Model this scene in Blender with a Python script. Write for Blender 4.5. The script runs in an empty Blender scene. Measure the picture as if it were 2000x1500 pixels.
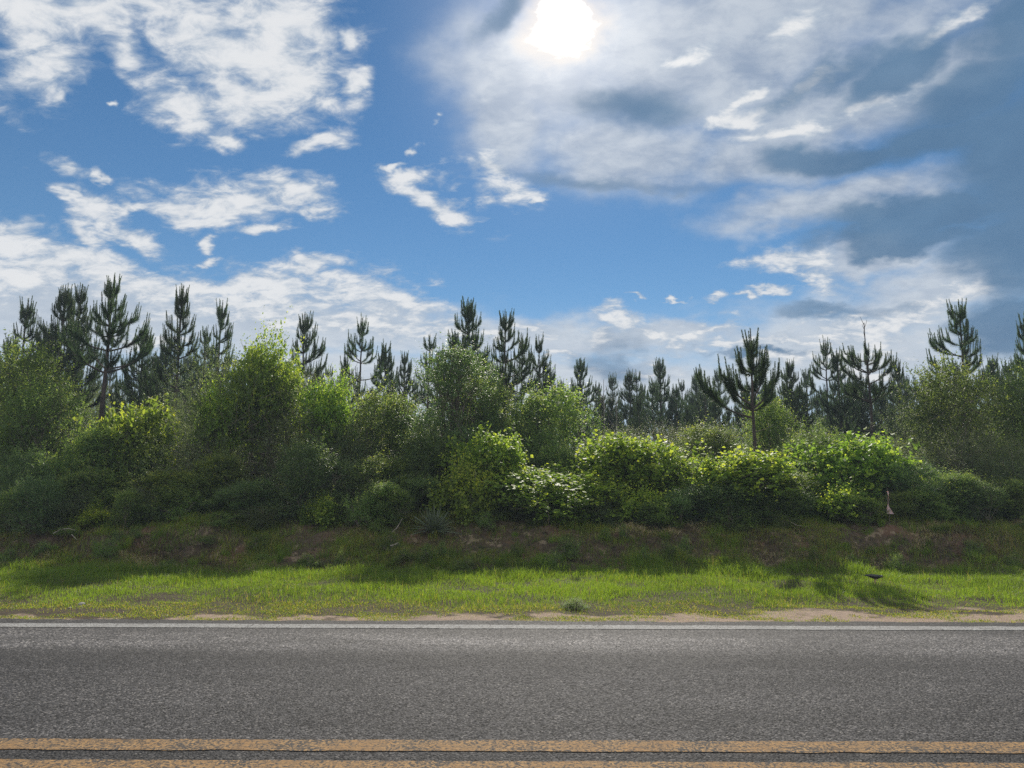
import bpy, math, random
import numpy as np
from mathutils import Vector, Matrix

# ---------------------------------------------------------------- camera
FPX = 1387.0            # focal length in pixels of the 2000 px wide photograph
PITCH = math.radians(7.8)
ROLL = math.radians(0.2)
CAM = Vector((0.0, 0.0, 1.5))
S = bpy.context.scene
COL = S.collection
cd = bpy.data.cameras.new("camera")
cd.sensor_width = 36.0
cd.lens = 36.0 * FPX / 2000.0
cd.clip_start = 0.05
cd.clip_end = 3000.0
cam = bpy.data.objects.new("camera", cd)
COL.objects.link(cam)
cam.matrix_world = Matrix.Translation(CAM) @ Matrix.Rotation(math.pi / 2 + PITCH, 4, 'X') @ Matrix.Rotation(ROLL, 4, 'Z')
S.camera = cam
CAMR = cam.matrix_world.to_3x3()


def ray(px, py):
    """direction in the world of a point of the 2000 x 1500 photograph"""
    return (CAMR @ Vector(((px - 1000) / FPX, (750 - py) / FPX, -1.0))).normalized()


def at(px, py, y):
    """the place at depth y (metres north) on that line of sight"""
    d = ray(px, py)
    k = y / d.y
    return CAM + d * k


def azel(px, py):
    d = ray(px, py)
    return math.degrees(math.atan2(d.x, d.y)), math.degrees(math.asin(d.z))


# ---------------------------------------------------------------- sun, sky, exposure
SUN_AZ, SUN_EL = azel(1098, 48)
sl = bpy.data.lights.new("sun", 'SUN')
sl.energy = 4.6
sl.angle = math.radians(0.6)
sl.color = (1.0, 0.93, 0.82)
sun = bpy.data.objects.new("sun", sl)
COL.objects.link(sun)
sd = Vector((math.sin(math.radians(SUN_AZ)) * math.cos(math.radians(SUN_EL)),
             math.cos(math.radians(SUN_AZ)) * math.cos(math.radians(SUN_EL)),
             math.sin(math.radians(SUN_EL))))
sun.rotation_euler = sd.to_track_quat('Z', 'Y').to_euler()

S.view_settings.view_transform = 'Standard'
S.view_settings.look = 'None'
S.view_settings.exposure = 0.25
S.view_settings.gamma = 1.0
S.render.engine = 'CYCLES'
S.cycles.max_bounces = 6
S.cycles.diffuse_bounces = 3
S.cycles.glossy_bounces = 2
S.cycles.transmission_bounces = 4
S.cycles.transparent_max_bounces = 8
S.cycles.volume_bounces = 0
S.cycles.sample_clamp_indirect = 4.0
S.cycles.use_denoising = False

W = bpy.data.worlds.new("World")
S.world = W
W.use_nodes = True
W.cycles.sampling_method = "MANUAL"
W.cycles.sample_map_resolution = 256


class NT:
    """small helper for writing node trees"""
    def __init__(self, tree):
        self.t = tree
        tree.nodes.clear()

    def n(self, kind, **kw):
        nd = self.t.nodes.new(kind)
        for k, v in kw.items():
            setattr(nd, k, v)
        return nd

    def put(self, sock, v):
        if v is None:
            return
        if hasattr(v, 'links'):
            self.t.links.new(v, sock)
        else:
            if hasattr(sock.default_value, '__len__'):
                n = len(sock.default_value)
                if not hasattr(v, '__len__'):
                    v = (v,) * n
                v = tuple(v) + (1.0,) * (n - len(v))
            sock.default_value = v

    def math(self, op, a, b=None, c=None, clamp=False):
        nd = self.n('ShaderNodeMath', operation=op, use_clamp=clamp)
        for i, v in enumerate((a, b, c)):
            if v is not None:
                self.put(nd.inputs[i], v)
        return nd.outputs[0]

    def vmath(self, op, a, b=None, out=0):
        nd = self.n('ShaderNodeVectorMath', operation=op)
        self.put(nd.inputs[0], a)
        if b is not None:
            self.put(nd.inputs[3 if op == 'SCALE' else 1], b)
        return nd.outputs[out]

    def noise(self, vec, scale, detail=4, rough=0.5, dist=0.0, color=False):
        nd = self.n('ShaderNodeTexNoise')
        self.put(nd.inputs['Vector'], vec)
        nd.inputs['Scale'].default_value = scale
        nd.inputs['Detail'].default_value = detail
        nd.inputs['Roughness'].default_value = rough
        nd.inputs['Distortion'].default_value = dist
        return nd.outputs['Color' if color else 'Fac']

    def rng(self, v, a, b, c=0.0, d=1.0, smooth=True):
        nd = self.n('ShaderNodeMapRange', interpolation_type='SMOOTHSTEP' if smooth else 'LINEAR')
        self.put(nd.inputs['Value'], v)
        for k, q in zip(('From Min', 'From Max', 'To Min', 'To Max'), (a, b, c, d)):
            self.put(nd.inputs[k], q)
        return nd.outputs['Result']

    def mix(self, f, a, b, blend='MIX'):
        nd = self.n('ShaderNodeMix', data_type='RGBA', blend_type=blend)
        self.put(nd.inputs[0], f)
        self.put(nd.inputs[6], a)
        self.put(nd.inputs[7], b)
        return nd.outputs[2]

    def map(self, vec, loc=(0, 0, 0), rot=(0, 0, 0), scale=(1, 1, 1), kind='POINT'):
        nd = self.n('ShaderNodeMapping', vector_type=kind)
        self.put(nd.inputs['Vector'], vec)
        nd.inputs['Location'].default_value = loc
        nd.inputs['Rotation'].default_value = rot
        nd.inputs['Scale'].default_value = scale
        return nd.outputs[0]


# clouds: (x, y, half width, half height, tilt) read off the photograph, turned into azimuth and elevation
PUFFS = [(960, 655, 130, 12, 0), (1120, 690, 90, 10, 0), (1560, 700, 130, 14, -4), (1690, 730, 120, 14, 0), (300, 660, 160, 12, 0), (1240, 720, 90, 9, 0), (60, 30, 130, 80, 10), (70, 130, 90, 75, -20), (85, 185, 42, 24, -10), (190, 30, 130, 60, 5), (240, 100, 55, 55, 30),
         (430, 110, 165, 120, 10), (560, 50, 120, 85, 0), (350, 200, 95, 70, 30), (480, 200, 140, 70, 0), (560, 130, 120, 90, 0),
         (425, 285, 50, 25, 10), (330, 20, 110, 45, 0), (690, 70, 28, 26, 0), (688, 170, 42, 30, -25), (620, 280, 55, 24, -15),
         (150, 335, 60, 28, 25), (212, 350, 14, 26, 10), (190, 190, 14, 10, 0),
         (470, 392, 165, 42, 4), (370, 410, 110, 30, 8), (570, 385, 85, 42, 4), (600, 425, 60, 18, 8), (510, 448, 65, 14, -5), (405, 473, 24, 13, 0),
         (205, 430, 60, 38, 30), (250, 420, 22, 30, 20), (265, 468, 60, 18, 12), (400, 508, 26, 12, 0), (185, 470, 40, 30, 0), (150, 395, 40, 12, 20),
         (30, 485, 130, 42, 18), (150, 525, 190, 46, 14), (330, 565, 200, 42, 6), (520, 560, 200, 42, -3), (690, 575, 150, 44, 5),
         (790, 590, 66, 30, 8), (600, 522, 60, 24, 0), (740, 630, 130, 26, 6), (480, 600, 320, 40, 0), (40, 545, 130, 50, 0),
         (860, 632, 60, 24, -5), (850, 390, 86, 30, 28), (880, 415, 50, 20, 28), (950, 330, 48, 26, 20), (990, 375, 85, 30, 14), (1055, 405, 26, 9, 0),
         (830, 345, 50, 18, -10), (790, 330, 30, 9, -20), (822, 285, 10, 10, 0), (849, 248, 8, 8, 0),
         (1530, 520, 95, 24, 2), (1600, 545, 60, 16, 4), (1505, 575, 44, 10, -10), (1470, 590, 22, 8, 0), (1410, 592, 30, 9, 0), (1250, 588, 20, 5, 0), (1320, 590, 16, 4, 0),
         (1215, 628, 62, 16, 8), (1175, 650, 40, 18, -20), (1275, 655, 50, 12, 28), (1340, 680, 70, 14, -8), (1450, 668, 120, 12, -8), (1400, 640, 60, 12, -12),
         (1560, 662, 130, 9, 0), (1690, 625, 120, 24, -8), (1850, 570, 90, 24, -25), (1905, 555, 60, 20, -10), (1760, 600, 70, 24, -15), (1680, 650, 90, 26, 0),
         (1640, 700, 180, 30, 0), (1370, 90, 60, 20, -10), (1450, 225, 85, 16, -8), (1560, 250, 110, 18, -8), (1600, 170, 100, 14, -22), (1560, 60, 60, 30, -10),
         (1720, 200, 120, 14, -14), (1840, 60, 100, 14, -35), (1480, 180, 60, 12, -30)]
VEIL = [(1090, 150, 220, 150, 0), (990, 230, 110, 120, 10), (1380, 110, 400, 150, 0), (1500, 40, 420, 100, 0), (1230, 300, 240, 90, 6),
        (1480, 320, 200, 70, 0), (1590, 410, 240, 46, -10), (1750, 370, 170, 45, -8), (1650, 210, 300, 70, -15), (1880, 130, 150, 60, -25), (1700, 505, 160, 40, -5),
        (1800, 570, 200, 70, -5), (1000, 665, 500, 46, 0), (1650, 690, 480, 90, 0), (150, 620, 420, 90, 0), (1050, 745, 1000, 60, 0),
        (600, 640, 400, 60, 0), (1330, 650, 260, 34, 0)]
DARKS = [(1640, 308, 170, 40, -8, 1.0), (1850, 265, 200, 55, -12, 1.0), (1800, 425, 240, 42, -8, 1.0), (2000, 300, 160, 170, 0, 1.0),
         (1980, 50, 130, 85, -30, .9), (1760, 470, 190, 30, -5, .9), (2000, 480, 160, 110, 0, 1.0), (1230, 200, 110, 42, -4, .55), (1760, 140, 110, 40, -30, .75),
         (1640, 155, 120, 22, -20, .5), (1900, 180, 160, 60, -20, .85), (1205, 700, 50, 50, 10, .45), (1980, 640, 120, 60, 0, .75), (1640, 600, 90, 14, -4, .4),
         (1180, 360, 220, 14, 5, .35), (1480, 690, 90, 8, 0, .5), (1000, 10, 60, 30, -40, .5)]


def build_sky():
    g = NT(W.node_tree)
    tc = g.n('ShaderNodeTexCoord').outputs['Generated']
    d = g.vmath('NORMALIZE', tc)
    sp = g.n('ShaderNodeSeparateXYZ')
    g.put(sp.inputs[0], d)
    X, Y, Z = sp.outputs
    az = g.math('MULTIPLY', g.math('ARCTAN2', X, Y), 57.29578)
    el = g.math('MULTIPLY', g.math('ARCSINE', Z), 57.29578)
    cb = g.n('ShaderNodeCombineXYZ')
    g.put(cb.inputs[0], az)
    g.put(cb.inputs[1], el)
    ae = cb.outputs[0]
    # position on a flat cloud deck overhead
    P = g.vmath('DIVIDE', d, g.n('ShaderNodeCombineXYZ').outputs[0])
    dv = g.math('ADD', g.math('ABSOLUTE', Z), 0.34)
    cb2 = P.node.inputs[1].links[0].from_node
    for i in range(3):
        g.put(cb2.inputs[i], dv)
    Pm = g.map(P, rot=(0, 0, 0.5), scale=(1.25, 1.9, 1.0))
    warp = g.vmath('SUBTRACT', g.noise(P, 4.5, 3, 0.55, color=True), (0.5, 0.5, 0.5))
    aew = g.vmath('ADD', ae, g.vmath('MULTIPLY', warp, (7.0, 4.5, 0.0)))
    warp2 = g.vmath('SUBTRACT', g.noise(P, 22.0, 3, 0.6, color=True), (0.5, 0.5, 0.5))
    aew = g.vmath('ADD', aew, g.vmath('MULTIPLY', warp2, (2.4, 1.5, 0.0)))

    def prep(blobs, kind):
        out = []
        for b in blobs:
            x, y, rx, ry, t = b[:5]
            w = b[5] if len(b) > 5 else 1.0
            a0, e0 = azel(x, y)
            a1, e1 = azel(x + 10, y)
            a2, e2 = azel(x, y - 10)
            sx = math.hypot(a1 - a0, e1 - e0) / 10
            sy = math.hypot(a2 - a0, e2 - e0) / 10
            an = -math.radians(t) + math.atan2(e1 - e0, a1 - a0)
            R1, R2 = rx * sx * 1.35, ry * sy * 1.35
            ca, sa = math.cos(an), math.sin(an)
            A = ca * ca / R1 ** 2 + sa * sa / R2 ** 2
            Cc = sa * sa / R1 ** 2 + ca * ca / R2 ** 2
            B = 2 * ca * sa * (1 / R1 ** 2 - 1 / R2 ** 2)
            k0 = A * a0 * a0 + B * a0 * e0 + Cc * e0 * e0
            ha = math.hypot(R1 * ca, R2 * sa) * 1.45
            he = math.hypot(R1 * sa, R2 * ca) * 1.45
            out.append(dict(kind=kind, box=(a0 - ha, a0 + ha, e0 - he, e0 + he),
                            q=(A * w, Cc * w, B * w),
                            l=(-(2 * A * a0 + B * e0) * w, -(2 * Cc * e0 + B * a0) * w, k0 * w + (1 - w) ** 2)))
        return out

    FLOOR = -0.45
    s3 = g.n('ShaderNodeSeparateXYZ')
    g.put(s3.inputs[0], aew)
    x_, y_ = s3.outputs[0], s3.outputs[1]
    def cmb(a, b, c):
        nd = g.n('ShaderNodeCombineXYZ')
        for i, v in enumerate((a, b, c)):
            g.put(nd.inputs[i], v)
        return nd.outputs[0]
    lv = cmb(x_, y_, 1.0)
    qv = g.vmath('MULTIPLY', cmb(x_, y_, x_), cmb(x_, y_, y_))

    fine = g.noise(Pm, 13.0, 8, 0.62, 0.3)
    med = g.noise(P, 7.0, 6, 0.55)
    soft = g.noise(P, 3.0, 3, 0.5)
    finec = g.math('SUBTRACT', fine, 0.5)
    pn = g.math('ADD', g.math('MULTIPLY', finec, 1.9), g.math('MULTIPLY', g.math('SUBTRACT', med, 0.5), 0.8))
    vn = g.math('ADD', g.math('MULTIPLY', g.math('SUBTRACT', med, 0.5), 0.9), g.math('MULTIPLY', g.math('SUBTRACT', soft, 0.5), 0.5))
    dn = g.math('MULTIPLY', g.math('SUBTRACT', med, 0.5), 0.7)
    # clouds behind the viewer and overhead: unseen broken cloud by noise, brightened to fill the shaded thicket
    back = g.rng(Y, 0.35, -0.2)
    backc = g.math('MULTIPLY', back, g.rng(soft, 0.38, 0.55))

    sky = g.n('ShaderNodeTexSky', sky_type='NISHITA', sun_disc=False)
    sky.sun_elevation = math.radians(SUN_EL)
    sky.sun_rotation = math.radians(SUN_AZ)
    sky.altitude = 50
    sky.air_density = SKY_AIR
    sky.dust_density = SKY_DUST
    sky.ozone_density = 3.0
    hs = g.n('ShaderNodeHueSaturation')
    hs.inputs['Hue'].default_value = 0.497
    hs.inputs['Saturation'].default_value = SKY_SAT
    hs.inputs['Value'].default_value = SKY_VAL
    g.put(hs.inputs['Color'], sky.outputs[0])
    K = CLOUD_K
    base = g.mix(g.rng(Z, 0.26, 0.03), hs.outputs[0], (0.46 * K, 0.58 * K, 0.74 * K))

    # nearness to the sun lights the thin cloud in front of it
    sdot = g.vmath('DOT_PRODUCT', d, tuple(sd), out=1)
    sang = g.math('MULTIPLY', g.math('ARCCOSINE', sdot), 57.29578)
    tight = g.math('MULTIPLY', g.math('POWER', 2.718, g.math('MULTIPLY', sang, -0.45)), 1.1)
    glow = g.math('POWER', g.math('MAXIMUM', g.math('SUBTRACT', 1.0, g.math('DIVIDE', sang, 20.0)), 0.0), 3.0)
    vshade = g.rng(g.math('ADD', g.math('MULTIPLY', fine, 0.6), g.math('MULTIPLY', med, 0.6)), 0.42, 0.78)
    vcol = g.mix(vshade, (0.30 * K, 0.37 * K, 0.48 * K), (0.56 * K, 0.61 * K, 0.67 * K))
    vcol = g.mix(g.rng(Z, 0.36, 0.12, 0.0, 0.6), vcol, (0.70 * K, 0.73 * K, 0.76 * K))
    dcol = g.mix(med, (0.06 * K, 0.135 * K, 0.25 * K), (0.14 * K, 0.255 * K, 0.40 * K))
    gap = g.math('ADD', g.math('SUBTRACT', 1.0, g.math('DIVIDE', sang, GAP_R)), g.math('MULTIPLY', finec, 1.5))
    gap = g.math('ADD', gap, g.math('MULTIPLY', g.math('SUBTRACT', med, 0.5), 2.6))
    hot = g.rng(gap, -0.05, 0.7)
    warm = g.rng(gap, -0.9, 0.1)
    ground = g.rng(Z, -0.01, -0.06)
    glk = g.vmath('SCALE', (1.0 * K, 0.93 * K, 0.82 * K), g.math('ADD', glow, tight))

    shared = dict(base=base, vcol=vcol, dcol=dcol, backc=backc, glk=glk, warm=warm, hot=hot, ground=ground,
                  vn=vn, pn=pn, dn=dn, finec=finec, qv=qv, lv=lv)

    def leaf(blobs):
        gt = bpy.data.node_groups.new("sky_tile", 'ShaderNodeTree')
        for nm, sk in shared.items():
            kind = {'VALUE': 'NodeSocketFloat', 'VECTOR': 'NodeSocketVector', 'RGBA': 'NodeSocketColor'}[sk.type]
            gt.interface.new_socket(nm, in_out='INPUT', socket_type=kind)
        gt.interface.new_socket('Background', in_out='OUTPUT', socket_type='NodeSocketShader')
        h = NT(gt)
        gi = h.n('NodeGroupInput')
        go = h.n('NodeGroupOutput')
        I = gi.outputs

        def field(kind):
            """1 - distance to the nearest of a list of tilted ellipses (quadratic forms of azimuth and elevation)"""
            acc = None
            for b in blobs:
                if b['kind'] != kind:
                    continue
                m = h.math('ADD', h.vmath('DOT_PRODUCT', I['qv'], b['q'], out=1), h.vmath('DOT_PRODUCT', I['lv'], b['l'], out=1))
                acc = m if acc is None else h.math('SMOOTH_MIN', acc, m, 0.1)
            if acc is None:
                return None
            return h.math('MAXIMUM', h.math('SUBTRACT', 1.0, h.math('SQRT', h.math('MAXIMUM', acc, 0.0))), FLOOR)

        c = I['base']
        vf, pf, df = field('v'), field('p'), field('d')
        dark = None
        if vf is not None:
            c = h.mix(h.math('MULTIPLY', h.rng(h.math('ADD', vf, I['vn']), 0.0, 0.75), 0.88), c, I['vcol'])
        if pf is not None:
            pd = h.math('ADD', pf, I['pn'])
            puff = h.rng(pd, -0.02, 0.80)
            pshade = h.rng(h.math('ADD', pd, h.math('MULTIPLY', I['finec'], 1.6)), 0.1, 1.2)
            pcol = h.mix(pshade, (0.40 * K, 0.48 * K, 0.58 * K), (0.78 * K, 0.79 * K, 0.80 * K))
            c = h.mix(h.math('MULTIPLY', puff, 0.95), c, pcol)
        if df is not None:
            dark = h.rng(h.math('ADD', df, I['dn']), 0.05, 0.6)
            c = h.mix(h.math('MULTIPLY', dark, 0.93), c, I['dcol'])
        c = h.mix(I['backc'], c, (1.15 * K, 1.15 * K, 1.15 * K))
        k = 0.45 if dark is None else h.math('SUBTRACT', 0.45, h.math('MULTIPLY', dark, 0.35))
        c = h.vmath('ADD', c, h.vmath('SCALE', I['glk'], k))
        # the burnt-out gap the sun shines through
        c = h.mix(h.math('MULTIPLY', I['warm'], 0.45), c, (1.0 * K, 0.87 * K, 0.74 * K))
        c = h.mix(I['hot'], c, (34.0, 32.0, 29.0))
        c = h.mix(I['ground'], c, (0.7, 0.9, 0.6))
        bg = h.n('ShaderNodeBackground')
        h.put(bg.inputs['Color'], c)
        bg.inputs['Strength'].default_value = 0.1
        h.t.links.new(bg.outputs[0], go.inputs[0])
        nd = g.n('ShaderNodeGroup', node_tree=gt)
        for nm, sk in shared.items():
            g.put(nd.inputs[nm], sk)
        return nd.outputs[0]

    def inside(blobs, reg):
        return [b for b in blobs if b['box'][0] < reg[1] and b['box'][1] > reg[0] and b['box'][2] < reg[3] and b['box'][3] > reg[2]]

    def tree(blobs, reg, depth):
        """the sky is cut into tiles, each shading only the clouds that reach it (the result is seamless)"""
        if len(blobs) <= 10 or depth >= 5:
            return leaf(blobs)
        best = None
        for ax in (0, 1):
            lo, hi = reg[2 * ax], reg[2 * ax + 1]
            for k in range(1, 12):
                p = lo + (hi - lo) * k / 12
                ra = tuple(p if j == 2 * ax + 1 else reg[j] for j in range(4))
                rb = tuple(p if j == 2 * ax else reg[j] for j in range(4))
                ia, ib = inside(blobs, ra), inside(blobs, rb)
                fa = (k / 12)
                score = fa * len(ia) + (1 - fa) * len(ib)
                if best is None or score < best[0]:
                    best = (score, ax, p, ra, rb, ia, ib)
        _, ax, p, ra, rb, ia, ib = best
        if max(len(ia), len(ib)) >= len(blobs) and depth > 4:
            return leaf(blobs)
        f = g.math('GREATER_THAN', (x_, y_)[ax], p)
        ms = g.n('ShaderNodeMixShader')
        g.put(ms.inputs[0], f)
        g.t.links.new(tree(ia, ra, depth + 1), ms.inputs[1])
        g.t.links.new(tree(ib, rb, depth + 1), ms.inputs[2])
        return ms.outputs[0]

    blobs = prep(VEIL, 'v') + prep(PUFFS, 'p') + prep(DARKS, 'd')
    out = g.n('ShaderNodeOutputWorld')
    front = tree(blobs, (-48.0, 48.0, -6.0, 44.0), 0)
    isf = g.math('LESS_THAN', g.math('MAXIMUM', g.math('DIVIDE', g.math('ABSOLUTE', x_), 75.0),
                                     g.math('DIVIDE', g.math('ABSOLUTE', g.math('SUBTRACT', y_, 15.0)), 45.0)), 1.0)
    ms = g.n('ShaderNodeMixShader')
    g.put(ms.inputs[0], isf)
    g.t.links.new(leaf([]), ms.inputs[1])
    g.t.links.new(front, ms.inputs[2])
    g.t.links.new(ms.outputs[0], out.inputs[0])


SKY_SAT, SKY_VAL, CLOUD_K = 1.18, 0.68, 9.0
SKY_AIR, SKY_DUST, GAP_R = 1.0, 0.0, 2.0
build_sky()
# ---------------------------------------------------------------- helpers
RS = np.random.RandomState(7)


def mesh_np(name, verts, faces, mat, parent=None, tint=None, tint_name='tint', smooth=False, uvcol=None):
    """verts (n,3); faces: list of index arrays (m,3) or (m,4); tint: one value per vertex"""
    me = bpy.data.meshes.new(name)
    verts = np.asarray(verts, dtype=np.float32)
    me.vertices.add(len(verts))
    me.vertices.foreach_set('co', verts.ravel())
    loops = np.concatenate([np.asarray(f, dtype=np.int32).ravel() for f in faces])
    sizes = np.concatenate([np.full(len(f), np.asarray(f).shape[1], dtype=np.int32) for f in faces])
    starts = np.concatenate([[0], np.cumsum(sizes)[:-1]]).astype(np.int32)
    me.loops.add(len(loops))
    me.loops.foreach_set('vertex_index', loops)
    me.polygons.add(len(sizes))
    me.polygons.foreach_set('loop_start', starts)
    if smooth:
        me.polygons.foreach_set('use_smooth', np.ones(len(sizes), dtype=bool))
    me.update(calc_edges=True)
    if tint is not None:
        at_ = me.attributes.new(tint_name, 'FLOAT', 'POINT')
        at_.data.foreach_set('value', np.asarray(tint, dtype=np.float32))
    if mat is not None:
        me.materials.append(mat)
    o = bpy.data.objects.new(name, me)
    COL.objects.link(o)
    if parent is not None:
        o.parent = parent
    return o


def empty(name, loc=(0, 0, 0), rz=0.0):
    o = bpy.data.objects.new(name, None)
    COL.objects.link(o)
    o.location = loc
    o.rotation_euler = (0, 0, rz)
    o.empty_display_size = 0.2
    return o


def tag(o, label=None, cat=None, group=None, kind=None):
    if label:
        o['label'] = label
    if cat:
        o['category'] = cat
    if group:
        o['group'] = group
    if kind:
        o['kind'] = kind
    return o


def norm(v):
    return v / np.maximum(np.linalg.norm(v, axis=-1, keepdims=True), 1e-9)


class Geo:
    """collects vertex and face arrays into one mesh"""
    def __init__(self):
        self.v, self.f, self.t, self.n = [], {3: [], 4: []}, [], 0

    def add(self, v, f, t=0.5):
        v = np.asarray(v, dtype=np.float64)
        f = np.asarray(f, dtype=np.int64)
        self.v.append(v)
        self.f[f.shape[1]].append(f + self.n)
        self.t.append(np.broadcast_to(np.asarray(t, dtype=np.float64), (len(v),)))
        self.n += len(v)

    def tube(self, pts, radii, sides=6, t=0.5, cap=True):
        pts = np.asarray(pts, dtype=np.float64)
        radii = np.asarray(radii, dtype=np.float64)
        d = np.gradient(pts, axis=0)
        d = norm(d)
        up = np.array([0.31, 0.17, 0.93]) if abs(d[0][2]) < 0.8 else np.array([0.9, 0.3, 0.1])
        s = norm(np.cross(d, up))
        u = np.cross(s, d)
        a = np.linspace(0, 2 * np.pi, sides, endpoint=False)
        ring = pts[:, None, :] + radii[:, None, None] * (np.cos(a)[None, :, None] * s[:, None, :] + np.sin(a)[None, :, None] * u[:, None, :])
        v = ring.reshape(-1, 3)
        k = len(pts)
        i = np.arange(k - 1)[:, None] * sides
        j = np.arange(sides)[None, :]
        j2 = (j + 1) % sides
        f = np.stack([i + j, i + j2, i + sides + j2, i + sides + j], axis=-1).reshape(-1, 4)
        self.add(v, f, t)

    def obj(self, name, mat, parent=None, smooth=False):
        faces = [np.concatenate(self.f[k]) for k in (3, 4) if self.f[k]]
        return mesh_np(name, np.concatenate(self.v), faces, mat, parent, np.concatenate(self.t), smooth=smooth)


def copy_tree(o, parent=None):
    c = o.copy()
    COL.objects.link(c)
    c.parent = parent
    for ch in o.children:
        copy_tree(ch, c)
    return c


# ---------------------------------------------------------------- materials
def material(name):
    m = bpy.data.materials.new(name)
    m.use_nodes = True
    return m, NT(m.node_tree)


def foliage(name, dark, light, young=None, translucent=0.45, rough=0.5, gloss=0.5, tip=None, tipcol=None):
    """leaf material: colour by a per-leaf tint, per-object variation, light shining through"""
    m, g = material(name)
    a = g.n('ShaderNodeAttribute', attribute_name='tint').outputs['Fac']
    rnd = g.n('ShaderNodeObjectInfo').outputs['Random']
    c = g.mix(g.rng(a, 0.0, 0.8, smooth=False), dark, light)
    if young is not None:
        c = g.mix(g.rng(a, 0.8, 1.0, smooth=False), c, young)
    hs = g.n('ShaderNodeHueSaturation')
    g.put(hs.inputs['Hue'], g.rng(rnd, 0, 1, 0.485, 0.512, smooth=False))
    g.put(hs.inputs['Saturation'], 1.0)
    g.put(hs.inputs['Value'], g.rng(rnd, 0, 1, 0.85, 1.15, smooth=False))
    g.put(hs.inputs['Color'], c)
    c = hs.outputs[0]
    p = g.n('ShaderNodeBsdfPrincipled')
    g.put(p.inputs['Base Color'], c)
    p.inputs['Roughness'].default_value = rough
    p.inputs['Specular IOR Level'].default_value = gloss
    t = g.n('ShaderNodeBsdfTranslucent')
    tc = g.mix(1.0, c, (1.2, 1.15, 0.6), 'MULTIPLY')
    g.put(t.inputs['Color'], g.mix(1.0, tc, (2.3, 2.3, 2.3), 'MULTIPLY'))
    ms = g.n('ShaderNodeMixShader')
    ms.inputs[0].default_value = translucent
    g.t.links.new(p.outputs[0], ms.inputs[1])
    g.t.links.new(t.outputs[0], ms.inputs[2])
    out = g.n('ShaderNodeOutputMaterial')
    g.t.links.new(ms.outputs[0], out.inputs[0])
    return m


def bark(name, c1, c2, scale=30):
    m, g = material(name)
    tc = g.n('ShaderNodeTexCoord').outputs['Object']
    v = g.map(tc, scale=(1, 1, 0.3))
    n = g.noise(v, scale, 4, 0.6)
    c = g.mix(g.rng(n, 0.35, 0.65), c1, c2)
    p = g.n('ShaderNodeBsdfPrincipled')
    g.put(p.inputs['Base Color'], c)
    p.inputs['Roughness'].default_value = 0.9
    b = g.n('ShaderNodeBump')
    b.inputs['Strength'].default_value = 0.8
    b.inputs['Distance'].default_value = 0.02
    g.put(b.inputs['Height'], n)
    g.t.links.new(b.outputs[0], p.inputs['Normal'])
    out = g.n('ShaderNodeOutputMaterial')
    g.t.links.new(p.outputs[0], out.inputs[0])
    return m


M_NEEDLE = foliage('pine_needles', (0.028, 0.056, 0.032), (0.066, 0.112, 0.056), (0.14, 0.19, 0.085), 0.3, 0.5, 0.4)
M_BARK = bark('pine_bark', (0.028, 0.022, 0.019), (0.085, 0.064, 0.053), 14)
M_DEADWOOD = bark('dead_wood', (0.16, 0.14, 0.12), (0.34, 0.30, 0.26), 20)
M_TWIG = bark('shrub_twigs', (0.07, 0.055, 0.045), (0.20, 0.165, 0.135), 40)
M_VINE = foliage('vine_leaves', (0.080, 0.135, 0.028), (0.165, 0.245, 0.040), (0.33, 0.38, 0.055), 0.5, 0.55, 0.3)
M_OAK = foliage('small_oak_leaves', (0.055, 0.092, 0.030), (0.125, 0.185, 0.052), (0.25, 0.28, 0.075), 0.48, 0.55, 0.3)
M_GREY = foliage('grey_shrub_leaves', (0.055, 0.082, 0.040), (0.115, 0.150, 0.070), (0.17, 0.19, 0.10), 0.42, 0.55, 0.3)
M_HOLLY = foliage('holly_leaves', (0.045, 0.085, 0.036), (0.115, 0.175, 0.065), (0.21, 0.26, 0.09), 0.42, 0.5, 0.35)
M_GRASS = foliage('grass_blades', (0.062, 0.100, 0.012), (0.125, 0.190, 0.018), (0.24, 0.19, 0.060), 0.5, 0.5, 0.4)
M_DRY = foliage('dry_grass_blades', (0.05, 0.038, 0.026), (0.15, 0.120, 0.075), (0.36, 0.31, 0.20), 0.3, 0.7, 0.2)


# ---------------------------------------------------------------- the lie of the land
def fbm(x, y, seed=0, oct=4):
    r = np.random.RandomState(seed)
    out = 0
    for k in range(oct):
        f = 2.0 ** k
        for _ in range(3):
            a = r.uniform(0, 2 * np.pi)
            p = r.uniform(0, 6.28)
            w = r.uniform(0.7, 1.3)
            out = out + np.sin((x * np.cos(a) + y * np.sin(a)) * f * w + p + 1.7 * np.sin((x * np.sin(a) - y * np.cos(a)) * f * 0.6 + p * 2)) / (3 * f)
    return out


def sstep(a, b, x):
    t = np.clip((x - a) / (b - a), 0, 1)
    return t * t * (3 - 2 * t)


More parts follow.
